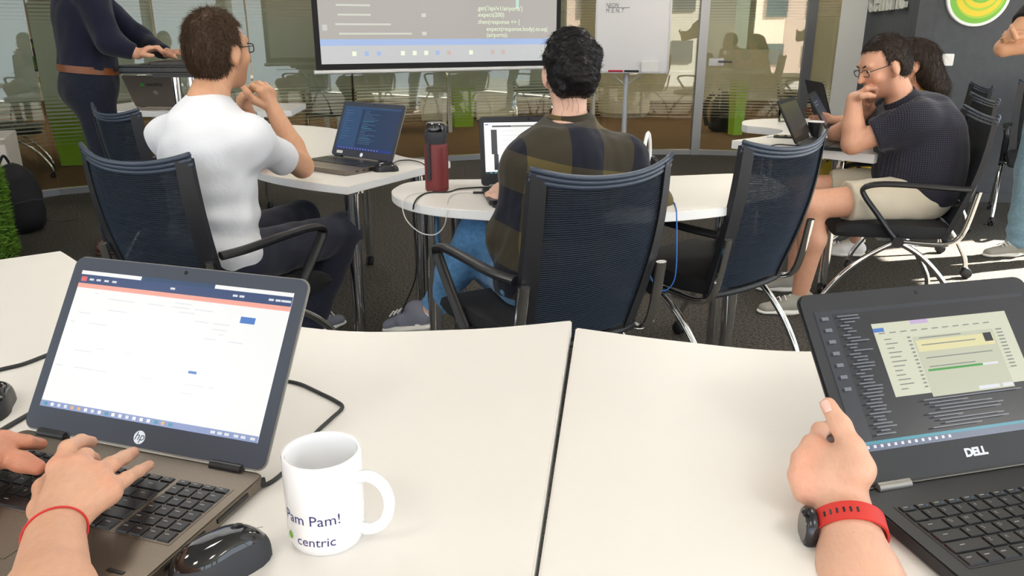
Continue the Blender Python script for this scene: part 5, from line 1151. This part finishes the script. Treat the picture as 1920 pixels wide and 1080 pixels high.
L_ = Fld(); L_.e(pel-Z*.02, V(.175, .145, .13), [rv, fw, Z], .06); L_.e(pel-fw*.06-Z*.06, V(.15, .10, .11), [rv, fw, Z], .06)
aR, aL = V(-2.36, 4.44, .07), V(-2.42, 4.70, .07)
for s_, a_ in ((1, aR), (-1, aL)): h_ = pel+rv*.09*s_-Z*.06; kk = h_*.5+a_*.5+fw*.03; L_.chain([h_, kk], [.108, .078], .06); L_.chain([kk, a_], [.078, .066], .04)
L_.e(pel+Z*.03, V(.172, .135, .07), [rv, fw, Z], .05)
vs, Q = L_.mesh(.008, lambda x, y, z, F: np.maximum(F+.005*wob(x, y, z*.7, .10, 2)+.004*np.sin(z*70)*np.exp(-((z-.12)/.08)**2), z-1.075+.12*((x-pel[0])*fw[0]+(y-pel[1])*fw[1]))); mkmesh('jeans', vs, Q, 'navy_jeans', pL, base)
b = B(); ring = []
for w_ in np.linspace(0, 2*math.pi, 40): d_ = rv*math.cos(w_)*.186+fw*math.sin(w_)*.152; ring.append(Vector(pel+d_+Z*(.06-.10*(d_ @ fw))-va(base)))
vv = []
for p in ring: vv += [p+Vector((0, 0, .019)), p-Vector((0, 0, .019)), p*1-Vector((0, 0, .019))+Vector((p.x-pel[0]+base[0], p.y-pel[1]+base[1], 0))*.03, p+Vector((0, 0, .019))+Vector((p.x-pel[0]+base[0], p.y-pel[1]+base[1], 0))*.03]
b.add(vv, [(i*4+k, i*4+(k+1) % 4, (i+1)*4+(k+1) % 4, (i+1)*4+k) for i in range(39) for k in range(4)]).build('belt', 'leather_brown', pL, smooth='auto')
bc_ = pel+fw*.16+Z*.045-va(base); B().box(bc_, (.012, .05, .04), Matrix.Rotation(math.atan2(fw[1], fw[0]), 3, 'Z')).build('buckle', 'alu', pL, bevel=.003)
for a_ in (aR, aL): shoe(pL, base, V(a_[0], a_[1], 0)-fw*.07, V(a_[0], a_[1], 0)+fw*.22, 'leather_red', 'leather_red', lace=False)
hv, hQ = hair_cap(hc, A, 1.02, .012); mkmesh('hair', hv, hQ, 'hair_dark', pL, base)

# ---- man standing on the right with folded arms
base = (3.08, 4.42, 0); pS = person(base, 'man standing with folded arms in black T-shirt, pale jeans and sneakers')
fw = unit((-.88, -.48, 0)); rv = unit(np.cross(fw, Z)); pel = V(3.10, 4.45, .96); chest = pel+V(0, 0, .34); neck = pel+V(-.01, 0, .56); hc = neck+V(-.03, -.01, .15); shr = neck+rv*.19-Z*.07; shl = neck-rv*.19-Z*.07
elr = pd(1880, 92, 4.52); ell = pd(1990, 92, 4.18); fr = fw*.19
S = Fld(); torso(S, pel, chest, neck, rv, fw, 1.0, 1.0, shl=shl, shr=shr); S.c(neck, hc-Z*.03, .06, .06, .03); loc, q, A = head(S, hc, fw, Z, 1.02)
elr = pd(1882, 90, 4.46); ell = chest-rv*.23+fw*.06-Z*.16; wr1 = chest+fw*.19-rv*.10-Z*.10; wr2 = chest+fw*.16+rv*.14-Z*.06
S.chain([shr, elr], [.054, .046], .02); S.chain([elr, wr1], [.046, .031], .015); S.chain([shl, ell], [.054, .046], .02); S.chain([ell, wr2], [.046, .031], .015)
kb = pd(1893, 66, 4.36)
hand(S, wr2, [pd(1897, 74, 4.38), pd(1895, 69, 4.38), pd(1897, 64, 4.38), pd(1899, 59, 4.38)], [[pd(1885, 77, 4.40), pd(1878, 79, 4.44)], [pd(1883, 71, 4.40), pd(1877, 73, 4.44)], [pd(1886, 64, 4.40), pd(1880, 66, 4.44)], [pd(1890, 58, 4.40), pd(1884, 60, 4.43)]], [pd(1905, 70, 4.34), pd(1898, 55, 4.34), pd(1896, 48, 4.36)], .0095, palm=.018)
sd_ = -rv; hand(S, wr1, [wr1+sd_*.07+Z*o for o in (.03, .012, -.008, -.026)], [[wr1+sd_*.11+Z*o-fw*.02, wr1+sd_*.125+Z*o-fw*.045] for o in (.03, .012, -.008, -.026)], [wr1+sd_*.03+Z*.035, wr1+sd_*.05+Z*.06], .0095)
vs, Q = S.mesh(.006); mkmesh('body', vs, Q, 'skin_tan', pS, base, tone_face(loc, .3)); face_parts(pS, base, q, 'hair_dark')
T = Fld(); torso(T, pel+Z*.0, chest, neck-Z*.03, rv, fw, 1.04, 1.1, shl=shl, shr=shr, g=.018); c1, c2 = shr*.45+elr*.55, shl*.45+ell*.55; T.c(shr, c1, .072, .068, .05); T.c(shl, c2, .072, .068, .05)
def modS2(x, y, z, F):
    F = F+.005*wob(x, y, z, .13, 4)
    for c, n in ((c1, unit(elr-shr)), (c2, unit(ell-shl))): F = np.where(np.sqrt((x-c[0])**2+(y-c[1])**2+(z-c[2])**2) < .10, np.maximum(F, (x-c[0])*n[0]+(y-c[1])*n[1]+(z-c[2])*n[2]), F)
    return np.maximum(F, .93-z)
vs, Q = T.mesh(.008, modS2); mkmesh('t_shirt', vs, Q, 'black_tee', pS, base)
L_ = Fld(); L_.e(pel-Z*.03, V(.172, .14, .12), [rv, fw, Z], .06); aR, aL = V(2.97, 4.40, .08), V(3.12, 4.28, .08)
for s_, a_ in ((1, aR), (-1, aL)): h_ = pel+rv*.085*s_-Z*.06; kk = h_*.5+a_*.5+fw*.03; L_.chain([h_, kk], [.098, .074], .06); L_.chain([kk, a_], [.074, .062], .04)
vs, Q = L_.mesh(.008, lambda x, y, z, F: np.maximum(F+.006*wob(x, y, z*.7, .09, 3)+.006*np.sin(z*75)*np.exp(-((z-.14)/.1)**2), .05-z)); mkmesh('jeans', vs, Q, 'jeans_pale', pS, base)
for a_, dv in ((aR, unit((-.95, -.2, 0))), (aL, unit((-.7, -.7, 0)))): shoe(pS, base, V(a_[0], a_[1], 0)-dv*.06, V(a_[0], a_[1], 0)+dv*.22, 'sneaker_grey')
hv, hQ = hair_cap(hc, A, 1.02, .012); mkmesh('hair', hv, hQ, 'hair_dark', pS, base)

# ============================================================ hands in the foreground
nail = mat('nail', srgb(232, 190, 176), .25)
def nails(parent, base, tips, r=.0062, m='nail'):
    for t, d, n in tips:
        t, d, n = va(t), unit(d), unit(n); n = unit(n-d*(n @ d)); s = np.cross(d, n); vs = []
        for j in range(7):
            for i in range(7):
                u_, v_ = (i/6-.5)*2, (j/6-.5)*2; k_ = min(1, 1.0); vs.append(t+d*(v_*r*1.05*(1-.12*u_*u_))+s*(u_*r*.86)+n*(.0004-.0026*u_*u_-.0012*v_*v_*(v_ > 0))-va(base))
        B().add([Vector(p) for p in vs], [(j*7+i, j*7+i+1, (j+1)*7+i+1, (j+1)*7+i) for j in range(6) for i in range(6)]).build('fingernail', m, parent, smooth=True, solid=.0008)
# typist: right hand and forearm, left fingers
base = (-.50, .55, .78); h1 = thing('person', base, 0, 'typing person, bare forearms and hands on the grey laptop, red string on one wrist', 'person')
S = Fld(); wr = pz(104, 992, .792); fa = pz(92, 1130, .80); el = pz(60, 1500, .86)
S.chain([el, fa, wr], [.042, .034, .0255], .02)
KN = [pz(112, 878, .807), pz(148, 876, .808), pz(180, 894, .803), pz(205, 922, .795)]
FI = [[pz(127, 840, .815), pz(152, 827, .800), pz(172, 829, .778)], [pz(160, 856, .808), pz(172, 862, .786), pz(172, 874, .768)], [pz(207, 872, .802), pz(232, 858, .788), pz(250, 848, .768)], [pz(236, 898, .792), pz(260, 884, .780), pz(280, 872, .764)]]
hand(S, wr, KN, FI, [pz(80, 955, .780), pz(84, 915, .770), pz(96, 895, .762)], .0086, k=.013, palm=.0135)
S.e((KN[0]+KN[3]+wr)/3, V(.026, .030, .013), None, .02)
lw = pz(-150, 850, .785); lk = [pz(-38, 828, .795), pz(-45, 842, .797), pz(-52, 858, .795), pz(-60, 872, .79)]
S2 = Fld(); S2.chain([pz(-420, 1010, .80), lw], [.042, .03], .02)
hand(S2, lw, lk, [[pz(8, 822, .797), pz(50, 829, .784), pz(77, 833, .768)], [pz(-8, 838, .79), pz(5, 852, .765)], [pz(-16, 856, .79), pz(-6, 868, .765)], [pz(-28, 868, .785), pz(-20, 880, .765)]], [pz(-95, 880, .78), pz(-5, 852, .782), pz(40, 866, .776), pz(70, 876, .768)], .0092, k=.02, palm=.0165)
S2.c(lw, pz(-30, 850, .788), .016, .014, .02)
lip = lambda v: np.ones((len(v), 3))
def tonef(tips):
    def f(v):
        C = np.ones((len(v), 3))
        for t in tips:
            d = np.linalg.norm(v-va(t), axis=1); w = np.exp(-(d/.012)**2)[:, None]; C = C*(1-w)+w*V(1.03, .86, .84)
        return C
    return f
vs, Q = S.mesh(.0026); mkmesh('forearm_and_hand', vs, Q, 'skin_hand' if 'skin_hand' in MATS else skin_mat('skin_hand', srgb(216, 164, 134)), h1, base, tonef([f[-1] for f in FI]+[k+V(0, 0, .008) for k in KN]), relax=2)
vs, Q = S2.mesh(.0028); mkmesh('forearm_and_hand', vs, Q, skin_mat('skin_hand2', srgb(206, 142, 114)), h1, base, tonef([pz(77, 833, .768), pz(70, 876, .768)]), relax=2)
camv = lambda p: unit(V(0, 0, CAM_H)-p)
nails(h1, base, [(f[-1]+unit(f[-1]-f[-2])*.001+(camv(f[-1])*.55+V(0, 0, .45))*.0080, f[-1]-f[-2], camv(f[-1])*.5+V(0, 0, .6)) for f in (FI[0], FI[2], FI[3])])
mat('red_string', srgb(206, 44, 40), .6); mat('ring_silver', (.8, .8, .8), .2, 1)
ax = unit(fa-wr); bc0 = wr+ax*.006; s1 = unit(np.cross(ax, Z)); s2 = np.cross(s1, ax); ring = [Vector(bc0+s1*math.cos(t)*.0280+s2*math.sin(t)*.0272+ax*(.006*math.cos(t)+.004)-va(base)) for t in np.linspace(0, 2*math.pi, 41)]
B().tube(ring, .0011, 6, cap=False).build('red_string_bracelet', 'red_string', h1, smooth=True); B().lathe([(0, -.003), (.0024, 0), (0, .003)], 8, c=ring[30]).build('string_knot', 'red_string', h1)
rp = (KN[2]*.55+FI[2][0]*.45); ax = unit(FI[2][0]-KN[2]); s1 = unit(np.cross(ax, Z)); s2 = np.cross(s1, ax)
B().tube([Vector(rp+(s1*math.cos(t)+s2*math.sin(t))*.0104-va(base)) for t in np.linspace(0, 2*math.pi, 33)], .0012, 6, cap=False).build('finger_ring', 'ring_silver', h1, smooth=True)
# hand on the dark laptop
base = (.42, .60, .78); h2 = thing('person', base, 0, 'bare forearm and hand gripping the dark laptop lid, wearing a watch with red strap', 'person')
S = Fld(); wr = pd(1580, 955, .738); fa = pd(1612, 1090, .655); el = pd(1760, 1420, .50)
S.chain([el, fa, wr], [.048, .039, .031], .02)
KN = [pd(1526, 838, .792), pd(1506, 862, .778), pd(1500, 892, .765), pd(1508, 922, .755)]
PIP = [pd(1537, 806, .822), pd(1520, 830, .825), pd(1513, 856, .815), pd(1520, 886, .80)]
FI = [[PIP[0], pd(1562, 800, .862), pd(1590, 800, .885)], [PIP[1], pd(1548, 825, .866), pd(1580, 828, .880)], [PIP[2], pd(1545, 850, .852), pd(1575, 855, .865)], [PIP[3], pd(1550, 880, .835), pd(1575, 885, .845)]]
TH = [pd(1610, 880, .742), pd(1600, 842, .758), pd(1576, 798, .784), pd(1553, 760, .808)]
hand(S, wr, KN, FI, TH, .0090, k=.009, palm=.0155); S.e((KN[1]+TH[0]+wr)/3+V(.005, .003, .0), V(.028, .020, .024), None, .015)
S.c(KN[0], TH[0], .009, .014, .015)
vs, Q = S.mesh(.0026); mkmesh('forearm_and_hand', vs, Q, skin_mat('skin_hand3', srgb(222, 172, 146)), h2, base, tonef(TH[3:]+[k+V(0, -.008, .004) for k in KN]), relax=2)
dth = TH[3]-TH[2]; nails(h2, base, [(TH[3]+unit(dth)*.001+camv(TH[3])*.0102, dth, camv(TH[3])+V(.25, 0, 0))], .0078)
mat('strap_red', srgb(204, 48, 40), .6); mat('watch_metal', srgb(70, 70, 74), .25, .9)
ax = unit(fa-wr); wc = wr+ax*.028; vw = camv(wc); up_ = unit(vw-ax*(vw @ ax)); lf = np.cross(up_, ax)
if lf[0] > 0: lf = -lf
band = B(); vv = []
for t in np.linspace(0, 2*math.pi, 49):
    c_ = lf*math.cos(t)*.0375+up_*math.sin(t)*.0350
    for a_, g_ in ((-.011, 1.0), (.011, 1.0), (.011, 1.07), (-.011, 1.07)): vv.append(Vector(wc+c_*g_+ax*a_-va(base)))
band.add(vv, [(i*4+k, i*4+(k+1) % 4, (i+1)*4+(k+1) % 4, (i+1)*4+k) for i in range(48) for k in range(4)]).build('watch_strap', 'strap_red', h2, smooth='auto')
for i in range(6):
    t = math.pi*(.62-.055*i); c_ = wc+(lf*math.cos(t)*.0375+up_*math.sin(t)*.0350)*1.072-va(base); rad_ = unit(lf*math.cos(t)+up_*math.sin(t)); tg = unit(np.cross(rad_, ax)); M = Matrix((tg, ax, rad_)).transposed(); B().box(c_, (.0022, .006, .0008), M).build('strap_slot', 'black_plastic', h2)
nW = unit(lf*.93+up_*.36); Mw = np.array(frame((0, 0, 0), ax, nW).to_3x3()); Mw = Matrix(Mw.tolist()); wc2 = Vector(wc+nW*.036-va(base))
B().lathe([(0, 0), (.021, 0), (.0225, .003), (.0225, .008), (.020, .011), (.0175, .0112), (0, .0112)], 40, c=wc2, axis=Mw).build('watch_case', 'watch_metal', h2, smooth='auto'); B().lathe([(0, .0113), (.0172, .0113), (.0168, .0122), (0, .0122)], 40, c=wc2, axis=Mw).build('watch_face', mat('watch_glass', srgb(96, 90, 84), .1), h2, smooth='auto')
B().tube([wc2+Vector(up_)*.021+Vector(nW)*.005, wc2+Vector(up_)*.026+Vector(nW)*.005], .003, 8).build('crown', 'watch_metal', h2, smooth='auto')
# ============================================================ grass block, rucksacks, corridor, town
mat('grass', srgb(112, 158, 44), .7, noise=.35, nscale=30); mat('grass_core', srgb(70, 104, 30), .9)
gb = thing('grass_pouf', (-3.16, 4.28, 0), 0, 'green artificial grass block standing at the edge of the desk', 'pouf')
B().lathe([(.20, .0), (.25, .03), (.26, .5), (.22, .55), (0, .56)], 28).build('core', 'grass_core', gb, smooth='auto')
rs = np.random.RandomState(2); n = 9000; w = rs.rand(n)*6.283; z = rs.rand(n)*.55; r_ = np.where(z > .5, .26-(z-.5)*.6, .26); top = rs.rand(n) < .22; r_ = np.where(top, .24*np.sqrt(rs.rand(n)), r_); z = np.where(top, .56, z)
nx, ny = np.cos(w), np.sin(w); P0 = np.stack([r_*nx, r_*ny, z], 1); N_ = np.stack([np.where(top, 0, nx), np.where(top, 0, ny), np.where(top, 1, .25)], 1)
D = N_+rs.randn(n, 3)*.45; D /= np.linalg.norm(D, axis=1)[:, None]; S_ = np.cross(D, rs.randn(n, 3)); S_ /= np.linalg.norm(S_, axis=1)[:, None]; L = .035*(.6+.7*rs.rand(n))[:, None]
vs = np.stack([P0-S_*.0022, P0+S_*.0022, P0+D*L*.6+S_*.0018, P0+D*L+rs.randn(n, 3)*.004], 1).reshape(-1, 3); Q = (np.arange(n)*4)[:, None]+np.arange(4)[None]
o = mkmesh('grass_blades', vs, Q, 'grass', gb, relax=0); o['kind'] = 'stuff'
mat('bag_black', (.010, .010, .012), .75, bump=.3, bscale=150)
def rucksack(x, y, rz, label, s=1.0):
    e = thing('rucksack', (x, y, 0), R(rz), label, 'bag'); F = Fld(); F.e(V(0, 0, .21)*s, V(.15, .10, .22)*s, None, .05); F.e(V(0, -.07, .13)*s, V(.12, .07, .12)*s, None, .03); F.e(V(0, .02, .06)*s, V(.15, .11, .07)*s, None, .05)
    v, q = F.mesh(.010, lambda a, b, c, G_: np.maximum(G_+.008*wob(a, b, c, .12, 3), .004-c)); mkmesh('sack', v, q, 'bag_black', e)
    for d in (-1, 1): B().tube(cr([(d*.06*s, .09*s, .40*s), (d*.09*s, .15*s, .33*s), (d*.11*s, .16*s, .2*s), (d*.12*s, .10*s, .06*s)], 5), .016*s, 8, flat=(1.5, .5)).build('shoulder_strap', 'bag_black', e, smooth='auto')
    B().tube(cr([(-.03*s, .07*s, .42*s), (0, .06*s, .47*s), (.03*s, .07*s, .42*s)], 5), .008*s, 6).build('carry_loop', 'bag_black', e, smooth=True)
    B().tube(cr([(-.10*s, -.125*s, .20*s), (0, -.150*s, .215*s), (.10*s, -.125*s, .20*s)], 5), .004*s, 6).build('pocket_zip', 'strap_grey', e); return e
q = P(45, 434, 0); rucksack(q.x, q.y, 60, 'black rucksack leaning against the white drawer pedestal', 1.05)
rucksack(.0, 3.10, 10, 'black bag on the carpet under the round-ended table', .8)
# corridor furniture
mat('lime', srgb(150, 190, 40), .5); mat('planter_white', srgb(208, 200, 186), .6); mat('leaf', srgb(96, 140, 60), .6); mat('leaf_pale', srgb(150, 186, 110), .6)
def leaves(par, c, r, h, n, m, seed, lw=.03):
    rs = np.random.RandomState(seed); b = B()
    for i in range(n):
        a = rs.rand()*6.283; rr_ = r*rs.rand()**.5; p = V(c[0]+rr_*math.cos(a), c[1]+rr_*math.sin(a), c[2]); d = unit(V(math.cos(a)*.5, math.sin(a)*.5, 1)+rs.randn(3)*.25); l = h*(.5+.6*rs.rand()); s = unit(np.cross(d, rs.randn(3)))*lw*(.6+.6*rs.rand())
        n_ = unit(np.cross(d, s)); m_ = p+d*l*.55+n_*.01; t = p+d*l+V(math.cos(a), math.sin(a), -.3)*l*.25; b.add([p-s*.3, p+s*.3, m_+s, t, m_-s], [(0, 1, 2, 4), (4, 2, 3)])
    o = b.build('foliage', m, par, solid=.002); o['kind'] = 'stuff'; return o
def planter(x, y, w, h, m, label, lm='leaf', n=40, fh=.5):
    e = thing('planter', (x, y, 0), .3, label, 'planter'); B().prism([(-w*.36, -w*.36), (w*.36, -w*.36), (w*.36, w*.36), (-w*.36, w*.36)], 0, .02).build('foot', m, e)
    b = B(); k = [.36, .5]; vs = [(sx*w*k[j], sy*w*k[j], .02+j*(h-.02)) for j in (0, 1) for sx, sy in ((-1, -1), (1, -1), (1, 1), (-1, 1))]; b.add(vs, [(0, 1, 5, 4), (1, 2, 6, 5), (2, 3, 7, 6), (3, 0, 4, 7)]); b.box((0, 0, h-.04), (w*.95, w*.95, .02)); b.build('pot', m, e)
    leaves(e, (0, 0, h-.03), w*.35, fh, n, lm, int(abs(x*10))+3); return e
q = P(866, 236, 0); planter(q.x, q.y, .36, .75, 'lime', 'lime green tapered planter beyond the glass beside the white cabinet')
q = P(130, 306, 0); planter(-4.35, 7.75, .34, .85, 'lime', 'tall lime green planter beyond the glass by the drawer pedestal')
q = P(1378, 252, 0); planter(q.x, q.y, .18, .80, 'lime', 'narrow lime green planter beyond the glass door', n=16)
e = thing('round_planter', (1.75, 12.4, 0), 0, 'large white cylinder planter full of plants in the corridor', 'planter')
B().lathe([(.36, .0), (.38, .06), (.40, .07), (.40, .80), (.37, .80), (.36, .76), (0, .76)], 40).build('pot', 'planter_white', e, smooth='auto'); leaves(e, (0, 0, .76), .34, .42, 90, 'leaf_pale', 5)
def desk(x, y, w, d, h, rz, label, legm='white_plastic', drawers=False):
    e = thing('office_desk', (x, y, 0), R(rz), label, 'desk'); B().box((0, 0, h-.015), (w, d, .03)).build('desk_top', 'white_plastic', e, bevel=.004)
    for sx in (-1, 1):
        for sy in (-1, 1): B().box((sx*(w/2-.06), sy*(d/2-.05), (h-.03)/2), (.05, .05, h-.03)).build('leg', legm, e)
    return e
def monitor(x, y, z, rz, label):
    e = thing('monitor', (x, y, z), R(rz), label, 'monitor'); B().box((0, 0, .29), (.52, .025, .32)).build('panel', 'black_plastic', e, bevel=.004); B().box((0, -.013, .29), (.49, .003, .28)).build('screen', 'bezel', e); B().box((0, .01, .08), (.05, .02, .18)).build('stem', 'alu', e); B().box((0, 0, .006), (.22, .16, .012)).build('stand_foot', 'alu', e, bevel=.004)
q = P(785, 252, 0); desk(q.x-.3, q.y+.4, 1.4, .7, .73, 12, 'white desk on square legs beyond the glass behind the blue-screened laptop')
monitor(q.x-.4, q.y+.5, .73, 10, 'black monitor on the white desk beyond the glass')
def cabinet(x, y, w, d, h, rz, label):
    e = thing('cabinet', (x, y, 0), R(rz), label, 'cabinet'); B().box((0, 0, h/2), (w, d, h)).build('body', 'cab_white', e, bevel=.004)
    for k in range(2):
        o = B().box(((k-.5)*w/2, -d/2-.008, h/2), (w/2-.006, .016, h-.02)).build('door', 'cab_white', e, bevel=.002); B().box(((k-.5)*w/2+(.5-k)*.3*w, -d/2-.02, h*.6), (.012, .012, .1)).build('handle', 'alu', o)
q = P(835, 228, 0); cabinet(q.x, q.y+.3, .75, .4, .62, 8, 'low white cabinet beyond the glass beside the lime planter')
q = P(930, 228, 0); cabinet(q.x, q.y+.4, .55, .45, .9, -5, 'white cabinet beyond the glass above the black laptop lid')
q = P(990, 222, 0); desk(q.x+.3, q.y+.6, 1.6, .7, .73, -4, 'long white desk beyond the glass behind the pinned-up hair'); monitor(q.x+.2, q.y+.7, .73, 0, 'black monitor on the long white desk'); monitor(q.x+.66, q.y+.45, .73, -8, 'second black monitor on the long white desk, nearer the round planter')
desk(-4.7, 8.4, 1.6, .8, .73, 40, 'white desk beyond the glass behind the standing man'); monitor(-4.8, 8.5, .73, 40, 'black monitor on the desk beyond the glass behind the standing man')
desk(-3.1, 9.9, 1.8, .8, .73, 25, 'white desk beyond the glass behind the grey laptop lid')
desk(3.7, 11.2, 1.4, .7, .73, -10, 'white desk beyond the glass door'); monitor(3.8, 11.3, .73, -10, 'black monitor on the desk beyond the glass door')
q = P(1352, 246, 0); rucksack(q.x, q.y, 30, 'black bag on the brown carpet beyond the glass door', 1.2)
dup(ch, (-4.5, 7.0, 0), R(-60), 'black office chair just beyond the glass by the drawer pedestal', G)
dup(ch, (-2.0, 8.7, 0), R(20), 'black office chair beyond the glass at the desk behind the grey laptop lid', G)
dup(ch, (3.7, 10.2, 0), R(-10), 'black office chair beyond the glass door', G)
dup(ch, (.3, 11.4, 0), R(5), 'black office chair at the long white desk beyond the glass', G)
# low parapet along the corridor windows
struct(B().box((-1.5, 15.3, .35), (21, .25, .7)).build('parapet', 'wall_white'))
# town outside the windows behind the room
mat('town_white', srgb(214, 208, 196), .85); mat('town_rose', srgb(214, 190, 180), .85); mat('town_glass', srgb(70, 84, 96), .2); mat('roof_red', srgb(150, 84, 66), .8); mat('street', srgb(96, 98, 92), .95); mat('tree_green', srgb(78, 82, 76), .9)
struct(B().box((0, -72, -9.05), (220, 138, .1)).build('ground_town', 'street'))
def block(x, y, w, d, h, m, label):
    e = thing('building', (x, y, -9), 0, label, 'building'); B().box((0, 0, h/2), (w, d, h)).build('wall', m, e); B().box((0, 0, h+.2), (w+.6, d+.6, .4)).build('roof', 'roof_red', e); wm = None
    nx_, nz = int(w/3), int(h/3)
    for i in range(nx_):
        for j in range(nz):
            if wm is None: o = B().box((0, 0, 0), (1.5, .12, 1.5)).build('window', 'town_glass', e); wm = o.data
            else: o = bpy.data.objects.new('window', wm); COL.objects.link(o); o.parent = e
            o.location = ((i+.5)*w/nx_-w/2, d/2+.03, (j+.55)*h/nz)
block(-14, -42, 15, 10, 15, 'town_white', 'white apartment block outside, mirrored in the glass, beside the rose one'); block(3, -52, 12, 10, 17, 'town_rose', 'rose coloured apartment block outside, mirrored in the glass'); block(20, -46, 16, 10, 14, 'town_white', 'low white apartment block outside with the widest front, mirrored in the glass')
struct(B().lathe([(90, -9), (80, 2), (60, 9), (25, 14), (0, 15)], 24, c=(0, -190, 0)).build('hill', 'tree_green', smooth=True))
